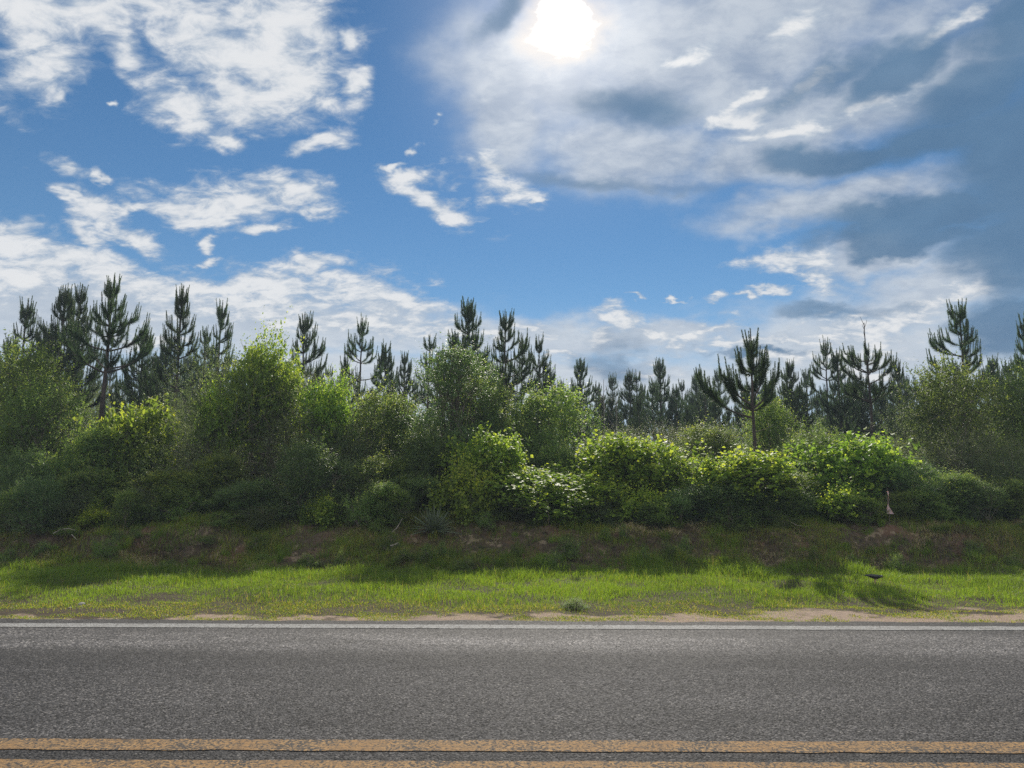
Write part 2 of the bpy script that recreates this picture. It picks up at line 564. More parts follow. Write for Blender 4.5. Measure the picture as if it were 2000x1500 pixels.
def ground_z(x, y):
    x = np.asarray(x, dtype=np.float64)
    y = np.asarray(y, dtype=np.float64)
    edge = 12.5 + 0.35 * fbm(x * 0.35, y * 0.0, 3, 2) - 0.02 * x
    z = -0.035 * sstep(7.9, 8.1, y) * 0 - 0.03
    z = z + 0.62 * sstep(edge, edge + 2.3, y) + 0.16 * sstep(14.6, 18, y) + 0.008 * np.clip(y - 18, 0, 80)
    # the little scarp of bare soil part way up
    z = z + 0.07 * sstep(edge + 0.9, edge + 1.15, y + 0.25 * fbm(x * 1.3, y, 5, 3))
    far = sstep(8.4, 9.5, y)
    bk = sstep(edge - 0.3, edge + 0.3, y)
    z = z + bk * (0.09 * fbm(x * 1.9, y * 2.2, 15, 4) + 0.09 * np.abs(fbm(x * 5.5, y * 7.0, 16, 3)))
    z = z + far * 0.045 * fbm(x * 0.9, y * 0.9, 11, 4) + far * 0.018 * fbm(x * 4.5, y * 4.5, 12, 3)
    z = z + 0.012 * sstep(8.0, 8.25, y) * fbm(x * 3, y * 3, 14, 3)
    z = np.where(y < -1.2, -0.03 + 0.02 * fbm(x, y, 9, 3), z)
    return z


def gz(x, y):
    return float(ground_z(x, y))


def axis(parts):
    out = []
    for a, b, n in parts:
        out += list(np.linspace(a, b, n, endpoint=False))
    out.append(parts[-1][1])
    return np.array(out)


def grid(name, xs, ys, zf, mat):
    X, Y = np.meshgrid(xs, ys)
    Z = zf(X, Y)
    v = np.stack([X.ravel(), Y.ravel(), Z.ravel()], 1)
    nx, ny = len(xs), len(ys)
    i = np.arange(ny - 1)[:, None] * nx + np.arange(nx - 1)[None, :]
    i = i.ravel()
    f = np.stack([i, i + 1, i + nx + 1, i + nx], 1)
    return mesh_np(name, v, [f], mat, smooth=True)


def principled(g, color, rough, spec=0.5, bump=None, strength=0.3, dist=0.01):
    p = g.n('ShaderNodeBsdfPrincipled')
    g.put(p.inputs['Base Color'], color)
    g.put(p.inputs['Roughness'], rough)
    g.put(p.inputs['Specular IOR Level'], spec)
    if bump is not None:
        b = g.n('ShaderNodeBump')
        b.inputs['Strength'].default_value = strength
        b.inputs['Distance'].default_value = dist
        g.put(b.inputs['Height'], bump)
        g.t.links.new(b.outputs[0], p.inputs['Normal'])
    out = g.n('ShaderNodeOutputMaterial')
    g.t.links.new(p.outputs[0], out.inputs[0])
    return p


def soil_material():
    m, g = material('soil')
    pos = g.n('ShaderNodeNewGeometry').outputs['Position']
    sp = g.n('ShaderNodeSeparateXYZ')
    g.put(sp.inputs[0], pos)
    x, y, z = sp.outputs
    n1 = g.noise(pos, 1.3, 6, 0.6)
    n2 = g.noise(pos, 9.0, 6, 0.65)
    n3 = g.noise(pos, 60.0, 3, 0.7)
    brown = g.mix(n2, (0.038, 0.029, 0.019), (0.10, 0.074, 0.046))
    sand = g.mix(n2, (0.26, 0.19, 0.135), (0.44, 0.33, 0.25))
    mot = g.noise(pos, 4.5, 5, 0.7)
    clay = g.mix(n2, (0.11, 0.062, 0.042), (0.24, 0.135, 0.09))
    litter = g.mix(n3, (0.035, 0.028, 0.020), (0.19, 0.145, 0.10))
    # pale sand lies along the road, wider to the right
    k = g.math('SUBTRACT', g.math('ADD', g.rng(y, 9.0, 7.9, smooth=False), g.math('MULTIPLY', x, 0.045)), g.rng(n1, 0.3, 0.7, 0.15, 0.75))
    c = g.mix(g.math('MULTIPLY', g.rng(k, -0.05, 0.15), g.rng(y, 10.2, 9.2)), brown, sand)
    # red clay shows on the cut face of the bank
    kc = g.math('MULTIPLY', g.rng(y, 12.6, 13.3), g.rng(y, 15.2, 14.2))
    kc = g.math('MULTIPLY', kc, g.rng(n1, 0.50, 0.62, 0.0, 0.7))
    c = g.mix(kc, c, clay)
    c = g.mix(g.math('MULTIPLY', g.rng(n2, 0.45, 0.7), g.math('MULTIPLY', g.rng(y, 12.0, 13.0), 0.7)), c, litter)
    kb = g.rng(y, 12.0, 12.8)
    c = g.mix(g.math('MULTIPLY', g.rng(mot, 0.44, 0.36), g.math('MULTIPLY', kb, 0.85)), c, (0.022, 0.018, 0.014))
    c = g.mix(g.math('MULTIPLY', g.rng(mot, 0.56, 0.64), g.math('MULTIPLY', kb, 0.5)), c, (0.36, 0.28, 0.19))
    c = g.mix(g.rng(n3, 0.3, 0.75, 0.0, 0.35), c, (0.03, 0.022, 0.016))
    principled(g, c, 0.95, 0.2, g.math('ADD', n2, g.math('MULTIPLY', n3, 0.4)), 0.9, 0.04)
    return m


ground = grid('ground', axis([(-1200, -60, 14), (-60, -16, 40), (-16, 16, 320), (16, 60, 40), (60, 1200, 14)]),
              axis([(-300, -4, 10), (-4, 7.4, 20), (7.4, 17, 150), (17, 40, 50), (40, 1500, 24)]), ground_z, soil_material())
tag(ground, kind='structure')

# ---------------------------------------------------------------- road and its paint
ROAD_FAR = 8.0
WHITE_Y = at(1000, 1225, 1).y   # placeholder, set below


def plane_y(px, py):
    d = ray(px, py)
    return float(-CAM.z / d.z * d.y)


Y_WHITE0, Y_WHITE1 = plane_y(1000, 1228.5), plane_y(1000, 1221)
Y_YEL = [(plane_y(1000, 1468.5), plane_y(1000, 1447)), (plane_y(1000, 1512), plane_y(1000, 1488))]
ROAD_FAR = plane_y(1000, 1212.5)


def asphalt_material():
    m, g = material('asphalt')
    pos = g.n('ShaderNodeNewGeometry').outputs['Position']
    sp = g.n('ShaderNodeSeparateXYZ')
    g.put(sp.inputs[0], pos)
    x, y, z = sp.outputs
    v = g.n('ShaderNodeTexVoronoi', feature='F1')
    g.put(v.inputs['Vector'], pos)
    v.inputs['Scale'].default_value = 78.0
    cs = g.n('ShaderNodeSeparateColor')
    g.put(cs.inputs[0], v.outputs['Color'])
    stone = cs.outputs[0]
    v2 = g.n('ShaderNodeTexVoronoi', feature='F1')
    g.put(v2.inputs['Vector'], pos)
    v2.inputs['Scale'].default_value = 42.0
    cs2 = g.n('ShaderNodeSeparateColor')
    g.put(cs2.inputs[0], v2.outputs['Color'])
    big = g.math('MULTIPLY', g.rng(cs2.outputs[0], 0.86, 0.95), g.rng(v2.outputs['Distance'], 0.42, 0.28))
    wear = g.noise(g.map(pos, scale=(0.12, 0.9, 1)), 1.0, 5, 0.6)
    patch = g.noise(g.map(pos, scale=(0.35, 1.4, 1)), 1.6, 5, 0.65)
    bitumen = (0.030, 0.028, 0.028)
    c = g.mix(g.rng(stone, 0.05, 1.0, smooth=False), bitumen, (0.40, 0.385, 0.39))
    c = g.mix(g.math('MULTIPLY', g.rng(cs.outputs[1], 0.82, 0.95), 0.85), c, (0.95, 0.90, 0.86))
    c = g.mix(g.math('MULTIPLY', g.rng(cs.outputs[2], 0.86, 0.95), 0.85), c, (0.014, 0.013, 0.013))
    c = g.mix(g.math('MULTIPLY', g.rng(v.outputs['Distance'], 0.5, 0.85), 0.6), c, (0.02, 0.019, 0.018))
    c = g.mix(big, c, (0.9, 0.84, 0.78))
    # lighter polished wheel track near the far edge line, darker strip between tracks
    track = g.math('MULTIPLY', g.rng(y, 6.35, 6.75), g.rng(y, 7.5, 7.1))
    mid = g.math('MULTIPLY', g.rng(y, 5.9, 6.15), g.rng(y, 6.7, 6.4))
    tone = g.math('ADD', g.math('ADD', 0.205, g.math('MULTIPLY', g.math('MULTIPLY', track, g.rng(patch, 0.25, 0.75, 0.4, 1.4)), 0.13)), g.math('MULTIPLY', mid, -0.04))
    tone = g.math('MULTIPLY', tone, g.rng(patch, 0.3, 0.7, 0.80, 1.2))
    tone = g.math('MULTIPLY', tone, g.rng(wear, 0.3, 0.7, 0.82, 1.18))
    # between and beyond the paint the seal is darker
    seam = g.math('MULTIPLY', g.rng(y, Y_YEL[1][1] - 0.02, Y_YEL[1][1] + 0.02), g.rng(y, Y_YEL[0][0] + 0.03, Y_YEL[0][0] - 0.01))
    tone = g.math('MULTIPLY', tone, g.math('SUBTRACT', 1.0, g.math('MULTIPLY', seam, 0.42)))
    edge = g.rng(y, Y_WHITE1, Y_WHITE1 + 0.05)
    tone = g.math('MULTIPLY', tone, g.math('SUBTRACT', 1.0, g.math('MULTIPLY', edge, 0.45)))
    # thin cracks
    wob = g.vmath('ADD', pos, g.vmath('SCALE', g.noise(pos, 2.2, 4, 0.6, color=True), 0.8))
    vc = g.n('ShaderNodeTexVoronoi', feature='DISTANCE_TO_EDGE')
    g.put(vc.inputs['Vector'], wob)
    vc.inputs['Scale'].default_value = 0.55
    crack = g.math('MULTIPLY', g.rng(vc.outputs['Distance'], 0.006, 0.001), g.rng(g.noise(pos, 0.9, 3, 0.5), 0.52, 0.62))
    tone = g.math('MULTIPLY', tone, g.math('SUBTRACT', 1.0, g.math('MULTIPLY', crack, 0.6)))
    tone = g.math('MULTIPLY', tone, 1.0)
    c = g.vmath('SCALE', c, tone)
    h = g.math('ADD', g.math('MULTIPLY', stone, 0.5), g.math('SUBTRACT', 1.0, v.outputs['Distance']))
    principled(g, c, g.rng(cs.outputs[1], 0, 1, 0.7, 0.95, smooth=False), 0.22, h, 1.0, 0.007)
    return m, crack


def road_z(X, Y):
    X = np.asarray(X, dtype=np.float64)
    e = np.where(Y > ROAD_FAR - 0.01, -0.045, 0.0)
    return 0.0 * X + e


asph, _ = asphalt_material()
# the road: far edge broken and irregular
xs = axis([(-400, -14, 40), (-14, 14, 700), (14, 400, 40)])
edge = ROAD_FAR + 0.035 * fbm(xs * 2.1, 0 * xs, 21, 4) + 0.03 * fbm(xs * 11, 0 * xs, 22, 3)
rows = [np.full_like(xs, -1.1), np.full_like(xs, 2.0), np.full_like(xs, 6.0), edge, edge + 0.03]
zs = [-0.0, 0.0, 0.0, 0.0, -0.06]
V = np.concatenate([np.stack([xs, r, np.full_like(xs, z)], 1) for r, z in zip(rows, zs)])
n = len(xs)
i = (np.arange(4)[:, None] * n + np.arange(n - 1)[None, :]).ravel()
road = mesh_np('road', V, [np.stack([i, i + 1, i + n + 1, i + n], 1)], asph)
tag(road, kind='structure')


def paint_material(name, c1, c2, worn):
    m, g = material(name)
    pos = g.n('ShaderNodeNewGeometry').outputs['Position']
    v = g.n('ShaderNodeTexVoronoi', feature='F1')
    g.put(v.inputs['Vector'], pos)
    v.inputs['Scale'].default_value = 62.0
    cs = g.n('ShaderNodeSeparateColor')
    g.put(cs.inputs[0], v.outputs['Color'])
    n1 = g.noise(pos, 3.0, 5, 0.6)
    n2 = g.noise(pos, 55.0, 4, 0.7)
    c = g.mix(g.rng(n1, 0.3, 0.7), c1, c2)
    c = g.mix(g.rng(cs.outputs[0], 0.0, 1.0, 0.0, 0.5), c, (0.08, 0.065, 0.05))
    gone = g.math('ADD', g.math('MULTIPLY', n2, 0.7), g.math('MULTIPLY', n1, 0.3))
    c = g.mix(g.rng(gone, 1 - worn - 0.02, 1 - worn + 0.06), c, (0.045, 0.042, 0.04))
    wob = g.vmath('ADD', pos, g.vmath('SCALE', g.noise(pos, 9.0, 3, 0.6, color=True), 0.12))
    vc = g.n('ShaderNodeTexVoronoi', feature='DISTANCE_TO_EDGE')
    g.put(vc.inputs['Vector'], wob)
    vc.inputs['Scale'].default_value = 6.0
    crack = g.math('MULTIPLY', g.rng(vc.outputs['Distance'], 0.035, 0.01), g.rng(g.noise(pos, 4.0, 2, 0.5), 0.50, 0.60))
    c = g.mix(g.math('MULTIPLY', crack, 0.8), c, (0.04, 0.035, 0.03))
    principled(g, c, 0.85, 0.2, g.math('ADD', cs.outputs[1], n2), 0.8, 0.005)
    return m


def stripe(name, y0, y1, mat, seed, wob):
    xs = axis([(-400, -12, 40), (-12, 12, 900), (12, 400, 40)])
    e0 = y0 + wob * fbm(xs * 9, 0 * xs, seed, 4)
    e1 = y1 + wob * fbm(xs * 9, 0 * xs, seed + 1, 4)
    V = np.concatenate([np.stack([xs, e0, np.full_like(xs, 0.004)], 1), np.stack([xs, e1, np.full_like(xs, 0.004)], 1)])
    n = len(xs)
    i = np.arange(n - 1)
    return tag(mesh_np(name, V, [np.stack([i, i + 1, i + n + 1, i + n], 1)], mat), kind='structure')


stripe('road_edge_marking', Y_WHITE0, Y_WHITE1, paint_material('white_paint', (0.26, 0.26, 0.25), (0.38, 0.38, 0.365), 0.46), 31, 0.012)
M_YEL = paint_material('yellow_paint', (0.27, 0.155, 0.062), (0.38, 0.235, 0.10), 0.50)
stripe('road_centre_marking', Y_YEL[0][0], Y_YEL[0][1], M_YEL, 33, 0.008)
stripe('road_centre_marking', Y_YEL[1][0], Y_YEL[1][1], M_YEL, 35, 0.008)


# ---------------------------------------------------------------- grass
def blades(x, y, h, w, lean, tint, seed):
    """two-piece bent blades standing on the ground"""
    r = np.random.RandomState(seed)
    n = len(x)
    z = ground_z(x, y) - 0.01
    a = r.uniform(0, 2 * np.pi, n)
    b = r.uniform(0, 2 * np.pi, n)
    s = np.stack([np.cos(a), np.sin(a), np.zeros(n)], 1) * (w[:, None] * 0.5)
    ld = np.stack([np.cos(b), np.sin(b), np.zeros(n)], 1)
    base = np.stack([x, y, z], 1)
    mid = base + ld * (lean * h * 0.25)[:, None] + np.array([0, 0, 1.0]) * (h * 0.55)[:, None]
    top = base + ld * (lean * h * 0.85)[:, None] + np.array([0, 0, 1.0]) * (h * (1 - 0.35 * lean))[:, None]
    v = np.stack([base - s, base + s, mid + s * 0.75, mid - s * 0.75, top], 1).reshape(-1, 3)
    k = np.arange(n)[:, None] * 5
    q = k + np.array([[0, 1, 2, 3]])
    t = k + np.array([[3, 2, 4]])
    tt = np.repeat(tint, 5)
    return v, q, t, tt


def scatter(n, x0, x1, y0, y1, seed, keep):
    r = np.random.RandomState(seed)
    x = r.uniform(x0, x1, n)
    y = r.uniform(y0, y1, n)
    k = r.uniform(0, 1, n) < keep(x, y)
    return x[k], y[k], r


def build_grass():
    V, Q, T, C, off = [], [], [], [], 0
    def put(v, q, t, c):
        nonlocal off
        V.append(v); Q.append(q + off); T.append(t + off); C.append(c)
        off += len(v)
    # bright verge
    def keep(x, y):
        clump = fbm(x * 1.1, y * 1.4, 41, 4)
        road = sstep(8.0, 8.9, y - 0.035 * x + 0.35 * fbm(x * 1.6, y * 1.6, 42, 3) - 0.25 - 0.0 * x)
        bank = 1 - (0.85 - 0.85 * np.clip(2.2 * fbm(x * 1.4, y * 2.0, 72, 4) + 0.35, 0, 1)) * sstep(12.6, 13.4, y + 0.4 * fbm(x * 0.8, y, 43, 3))
        return np.clip((0.75 + 0.3 * clump) * (0.10 + 0.9 * road) * bank, 0, 1)
    x, y, r = scatter(680000, -12.5, 12.5, 8.0, 15.6, 51, keep)
    n = len(x)
    lush = sstep(8.7, 10.3, y + 0.5 * fbm(x * 0.7, y * 0.7, 44, 3)) * (0.85 + 0.15 * fbm(x * 0.6, y, 45, 2))
    tuft = np.clip(fbm(x * 1.9, y * 1.9, 71, 4) * 1.6 + 0.3, 0, 1)
    h = (0.024 + 0.060 * lush + 0.08 * tuft * sstep(11.2, 12.4, y)) * r.uniform(0.5, 1.45, n) * (1 + 0.5 * fbm(x * 2.6, y * 2.6, 46, 4)) * (1 + 0.5 * (fbm(x * 6, y * 6, 76, 2) > 0.45))
    w = r.uniform(0.0032, 0.0068, n)
    lean = r.uniform(0.1, 1.1, n)
    dryness = np.clip(0.45 * (1 - sstep(8.6, 9.9, y + 0.4 * fbm(x * 0.9, y * 0.9, 47, 3))) + 0.35 * sstep(12.3, 13.2, y), 0, 1)
    isdry = r.uniform(0, 1, n) < (0.06 + dryness)
    tint = np.where(isdry, r.uniform(0.84, 1.0, n), np.clip(0.45 + 0.35 * fbm(x * 1.2, y * 1.6, 48, 4) + r.normal(0, 0.2, n), 0, 0.8))
    put(*blades(x, y, np.maximum(h, 0.012), w, lean, tint, 61))
    # taller seed stalks
    x, y, r = scatter(2600, -11, 11, 9.4, 14.5, 52, lambda x, y: 0.5 + 0.5 * fbm(x, y, 49, 3))
    n = len(x)
    put(*blades(x, y, r.uniform(0.14, 0.30, n), np.full(n, 0.004), r.uniform(0, 0.5, n), r.uniform(0.5, 1.0, n), 62))
    # low edge tufts creeping onto the sand
    x, y, r = scatter(200000, -11, 11, 7.92, 9.3, 53, lambda x, y: np.clip(2.6 * fbm(x * 3.2, y * 5.0, 50, 4) + 0.28 - 0.055 * x, 0, 1))
    n = len(x)
    put(*blades(x, y, r.uniform(0.008, 0.045, n), r.uniform(0.004, 0.009, n), r.uniform(0.4, 1.4, n), np.where(r.uniform(0, 1, n) < 0.55, r.uniform(0.84, 1.0, n), r.uniform(0.1, 0.7, n)), 63))
    # top of the bank, under and among the shrubs
    x, y, r = scatter(60000, -14, 14, 14.2, 18.5, 54, lambda x, y: np.clip(0.6 - 0.055 * x + 0.8 * fbm(x * 0.7, y, 55, 3), 0, 1))
    n = len(x)
    put(*blades(x, y, r.uniform(0.05, 0.20, n), r.uniform(0.004, 0.009, n), r.uniform(0.2, 0.9, n), r.uniform(0.1, 1.0, n) ** 0.8, 64))
    # tall rank tufts on the bank
    r = np.random.RandomState(91)
    cx = r.uniform(-12.5, 12.5, 420)
    cy = 12.3 + 3.4 * r.uniform(0, 1, 420) ** 1.1
    idx = np.repeat(np.arange(420), 75)
    rad = r.uniform(0.05, 0.26, 420)[idx]
    aa = r.uniform(0, 6.28, len(idx))
    dd = rad * np.sqrt(r.uniform(0, 1, len(idx)))
    hh = r.uniform(0.08, 0.26, 420)[idx] * r.uniform(0.5, 1.2, len(idx))
    tt = r.uniform(0.0, 1.0, 420)[idx] * 0.75 + r.uniform(0, 0.25, len(idx))
    put(*blades(cx[idx] + dd * np.cos(aa), cy[idx] + dd * np.sin(aa) * 0.8, hh, np.full(len(idx), 0.008), r.uniform(0.2, 1.1, len(idx)), tt, 92))
    V = np.concatenate(V)
    o = mesh_np('grass', V, [np.concatenate(T), np.concatenate(Q)], M_GRASS, tint=np.concatenate(C))
    tag(o, 'bright green roadside grass growing between the asphalt and the shrub thicket', 'grass', kind='stuff')
    # dead grass and litter stalks on the bank
    V, Q, T, C, off = [], [], [], [], 0
    x, y, r = scatter(190000, -12.5, 12.5, 12.0, 16.5, 56, lambda x, y: np.clip(0.55 + 0.9 * fbm(x * 1.2, y * 1.2, 57, 4), 0, 1) * sstep(12.2, 13.2, y))
    n = len(x)
    v, q, t, c = blades(x, y, r.uniform(0.02, 0.15, n) * (0.5 + 0.9 * np.clip(fbm(x * 2.1, y * 2.1, 73, 3) + .4, 0, 1)), r.uniform(0.005, 0.011, n), r.uniform(0.4, 1.9, n), np.clip(0.45 + 1.0 * fbm(x * 2.6, y * 3.2, 74, 3) + r.normal(0, 0.15, n), 0, 1), 65)
    o = mesh_np('dry_grass', v, [t, q], M_DRY, tint=c)
    tag(o, 'brown dead grass and leaf litter lying on the bank below the shrubs', 'dry grass', kind='stuff')


build_grass()


# ---------------------------------------------------------------- pines
def needles(P, D, n_len, ang, width, tint, r):
    """one thin triangle per needle; P start, D shoot direction, ang from the shoot"""
    n = len(P)
    a = r.normal(size=(n, 3))
    side = norm(a - D * np.sum(a * D, 1, keepdims=True))
    d = norm(D * np.cos(ang)[:, None] + side * np.sin(ang)[:, None])
    w = norm(np.cross(d, r.normal(size=(n, 3)))) * (width * 0.5)[:, None]
    tip = P + d * n_len[:, None]
    tip[:, 2] -= 0.10 * n_len * np.sin(ang)
    v = np.stack([P - w, P + w, tip], 1).reshape(-1, 3)
    f = np.arange(n)[:, None] * 3 + np.array([[0, 1, 2]])
    return v, f, np.repeat(tint, 3)


def make_pine(H, seed, crown_from=0.35, whorl=0.40, spread=0.34, lmax=1.7, n_branch=5, candle=0.34, r0=None, density=1.0,
              extra=None, bare_top=0.0, dead_low=2, nw=0.009, needle_len=0.17, lopsided=0.0, fat=1.0):
    """a young southern pine: whorls of upswept limbs, bottle-brush shoots and long upright candles"""
    r = np.random.RandomState(seed)
    wood, crown = Geo(), Geo()
    dead = wood
    r0 = r0 or H * 0.0125
    # trunk
    k = 14
    tz = np.linspace(0, H, k)
    wob = np.stack([np.cumsum(r.normal(0, 0.012 * H / 6, k)), np.cumsum(r.normal(0, 0.012 * H / 6, k)), tz], 1)
    wob[:, :2] -= wob[0, :2]
    rad = r0 * (1 - 0.86 * (tz / H) ** 0.9)
    wood.tube(np.concatenate([[[wob[0, 0], wob[0, 1], -0.25]], wob]), np.concatenate([[r0 * 1.25], rad]), 8)
    def tp(z):
        return np.array([np.interp(z, tz, wob[:, 0]), np.interp(z, tz, wob[:, 1]), z])
    SP, SD, SL, SA, ST = [], [], [], [], []

    def brush(path, n_old, foliate, tipdir, cl):
        """needles along the last part of a path plus a candle at its tip"""
        path = np.asarray(path)
        seg = np.linalg.norm(np.diff(path, axis=0), axis=1)
        cum = np.concatenate([[0], np.cumsum(seg)])
        L = cum[-1]
        n = int(n_old * 1.15 * min(foliate, L) * density)
        s = L - r.uniform(0, min(foliate, L), n)
        pp = np.stack([np.interp(s, cum, path[:, j]) for j in range(3)], 1)
        dd = norm(np.stack([np.interp(np.minimum(s + 0.03, L), cum, path[:, j]) - np.interp(s - 0.03, cum, path[:, j]) for j in range(3)], 1))
        SP.append(pp); SD.append(dd)
        SL.append(needle_len * r.uniform(0.7, 1.1, n) * fat * (0.6 + 0.4 * np.clip((L - s) / 0.3, 0, 1)))
        SA.append(np.radians(r.uniform(18, 52, n)))
        ST.append(np.clip(r.normal(0.4, 0.2, n), 0, 0.8))
        if cl > 0:
            tipd = norm(np.asarray(tipdir, dtype=float)[None])[0]
            end = path[-1] + tipd * cl
            wood.tube([path[-1], end], [0.009, 0.005], 4)
            n = int(420 * cl * density)
            s = r.uniform(0, 1, n) ** 0.9
            SP.append(path[-1] + (end - path[-1]) * s[:, None]); SD.append(np.repeat(tipd[None], n, 0))
            SL.append(0.060 * fat * r.uniform(0.7, 1.2, n) * (1.15 - 0.45 * s))
            SA.append(np.radians(r.uniform(12, 42, n)))
            ST.append(np.clip(r.normal(0.55, 0.2, n), 0, 1.0))

    def limb(p0, az, L, up0, up1, rb, level=0, cl=None, foliate=0.42):
        m = 6
        pts = [np.array(p0, dtype=float)]
        a = az
        for j in range(m):
            t = (j + 0.5) / m
            e = up0 + (up1 - up0) * t ** 2.0
            a += r.normal(0, 0.07)
            pts.append(pts[-1] + L / m * np.array([math.cos(a) * math.cos(e), math.sin(a) * math.cos(e), math.sin(e)]))
        pts = np.array(pts)
        wood.tube(pts, np.linspace(rb, max(0.006, rb * 0.35), m + 1), 5)
        tipd = pts[-1] - pts[-2]
        tipd = norm(tipd[None])[0] + np.array([0, 0, 0.9])
        c = candle * r.uniform(0.6, 1.15) if cl is None else cl
        brush(pts, 420, foliate * r.uniform(0.85, 1.2), tipd, c)
        if level == 0:
            ns = int(2 + L * 5.5)
            for q in range(ns):
                t = r.uniform(0.32, 0.95)
                i0 = min(int(t * m), m - 1)
                p = pts[i0] + (pts[i0 + 1] - pts[i0]) * (t * m - i0)
                limb(p, az + r.choice([-1, 1]) * r.uniform(0.35, 1.0), L * r.uniform(0.20, 0.40) + 0.12, up0 + 0.25, up1 + 0.15, rb * 0.45, 1,
                     candle * r.uniform(0.35, 0.95), 0.5)

    zc = H * crown_from
    # leader
    top = tp(H)
    ld = top - tp(H - 0.3)
    Hl = H
    if bare_top <= 0:
        brush(np.array([tp(z) for z in np.linspace(H - candle - 0.9, H - candle, 6)]), 330, 0.8, [0, 0, 1], candle * 1.15)
        for q in range(5):
            a = q * 2 * math.pi / 5 + r.uniform(-0.4, 0.4)
            limb(tp(H - candle - r.uniform(0.0, 0.16)), a, r.uniform(0.22, 0.34), 0.75, 1.35, 0.012, 1, candle * r.uniform(0.55, 0.95), 0.3)
    else:
        Hl = H - bare_top
        for q in range(5):
            a = r.uniform(0, 6.28)
            z = H - bare_top * r.uniform(0.1, 0.95)
            p = tp(z)
            e = p + np.array([math.cos(a) * 0.10, math.sin(a) * 0.10, 0.30]) * r.uniform(0.6, 1.3)
            dead.tube([p, (p + e) / 2 + [0.02, 0, -0.01], e], [0.010, 0.008, 0.004], 4)
    z = Hl - candle - 0.28
    first = True
    while z > zc:
        depth = H - z
        t = (z - zc) / max(H - zc, 0.1)
        L = min(0.16 + spread * max(depth - candle, 0.1), lmax) * (0.8 + 0.2 * math.sin(min(1, t * 3 + 0.35) * 1.57))
        nb = n_branch + r.randint(-1, 2)
        a0 = r.uniform(0, 6.28)
        for b in range(nb):
            a = a0 + b * 2 * math.pi / nb + r.uniform(-0.35, 0.35)
            Lb = L * r.uniform(0.65, 1.2) * (1 + lopsided * math.cos(a))
            if r.uniform() < 0.10:
                continue
            limb(tp(z + r.uniform(-0.08, 0.08)), a, Lb, r.uniform(0.05, 0.40) + 0.75 * sstep(0.6, 1.0, t), 1.25 + 0.2 * t, r0 * 0.34 * (0.5 + 0.5 * Lb / lmax))
        z -= whorl * r.uniform(0.8, 1.2) * (0.75 + 0.6 * (1 - t))
    for q in range(dead_low * 3):
        z = zc - r.uniform(0.1, 0.28 * H)
        if z < 0.4:
            continue
        a = r.uniform(0, 6.28)
        L = r.uniform(0.3, 0.9)
        p = tp(z)
        e = np.array([math.cos(a), math.sin(a), 0.15])
        dead.tube([p, p + e * L * 0.5 + [0, 0, 0.02], p + e * L + [0, 0, r.uniform(-.1, .15)]], [0.013, 0.009, 0.004], 4)
    if extra:
        for (zf, a, L, u0, u1) in extra:
            limb(tp(zf), a, L, u0, u1, r0 * 0.42)
    P, D, Ln, An, Tn = (np.concatenate(q) for q in (SP, SD, SL, SA, ST))
    v, f, t = needles(P, D, Ln, An, np.full(len(P), nw), Tn, r)
    crown.add(v, f, t)
    root = empty('pine_tree')
    wood.obj('trunk', M_BARK, root, smooth=True)
    crown.obj('crown', M_NEEDLE, root)
    return root


def stand(root, px, py, y, H, rz=0.0, lean=0.0, wid=1.0):
    """put a tree so that its top is seen at (px, py) from depth y"""
    p = at(px, py, y)
    z0 = gz(p.x, y)
    s = (p.z - z0) / H
    root.location = (p.x, y, z0)
    root.rotation_euler = (0, lean, rz)
    root.scale = (s * wid, s * wid, s)
    return root


PINE_GROUP = 'young pines standing above the thicket'
# prototypes with their natural heights
PROTO = {}
def proto(key, H, **kw):
    PROTO[key] = [make_pine(H, **kw), H, False]

proto('spread', 7.6, seed=11, crown_from=0.50, spread=0.46, lmax=2.0, n_branch=5, candle=0.48, r0=0.125, density=1.1, fat=1.1, whorl=0.48)
proto('stout', 5.2, seed=12, crown_from=0.52, spread=0.36, lmax=1.0, n_branch=4, candle=0.50, r0=0.080, density=1.3, fat=1.3, whorl=0.48,
      extra=[(2.75, 3.1, 1.55, 0.25, 1.35), (3.1, 3.4, 1.2, 0.4, 1.4), (3.0, 0.1, 1.0, 0.6, 1.4), (3.3, 0.5, 0.9, 0.8, 1.45)])
proto('narrow', 7.0, seed=13, crown_from=0.38, spread=0.22, lmax=0.95, candle=0.44)
proto('cone', 7.4, seed=14, crown_from=0.34, spread=0.33, lmax=1.35, candle=0.42, n_branch=6)
proto('open', 6.8, seed=15, crown_from=0.45, spread=0.36, lmax=1.3, candle=0.40, n_branch=4, whorl=0.60, density=0.9)
proto('sparse', 6.5, seed=16, crown_from=0.50, spread=0.50, lmax=1.1, candle=0.30, n_branch=5, bare_top=0.9, density=1.0, whorl=0.42)
proto('slim', 6.4, seed=17, crown_from=0.50, spread=0.18, lmax=0.62, candle=0.40, n_branch=4, density=0.9)
proto('bushy', 6.2, seed=18, crown_from=0.20, spread=0.30, lmax=1.3, candle=0.36, n_branch=6)
proto('lop', 6.6, seed=19, crown_from=0.42, spread=0.32, lmax=1.5, candle=0.42, n_branch=5, lopsided=0.35)
proto('pair', 7.1, seed=20, crown_from=0.36, spread=0.28, lmax=1.2, candle=0.40, n_branch=5, lopsided=0.2,
      extra=[(5.2, 0.0, 1.0, 1.0, 1.5), (5.0, 2.4, 0.9, 1.0, 1.5)])
proto('spire', 7.2, seed=22, crown_from=0.30, spread=0.26, lmax=1.15, candle=0.48, n_branch=5, whorl=0.46)


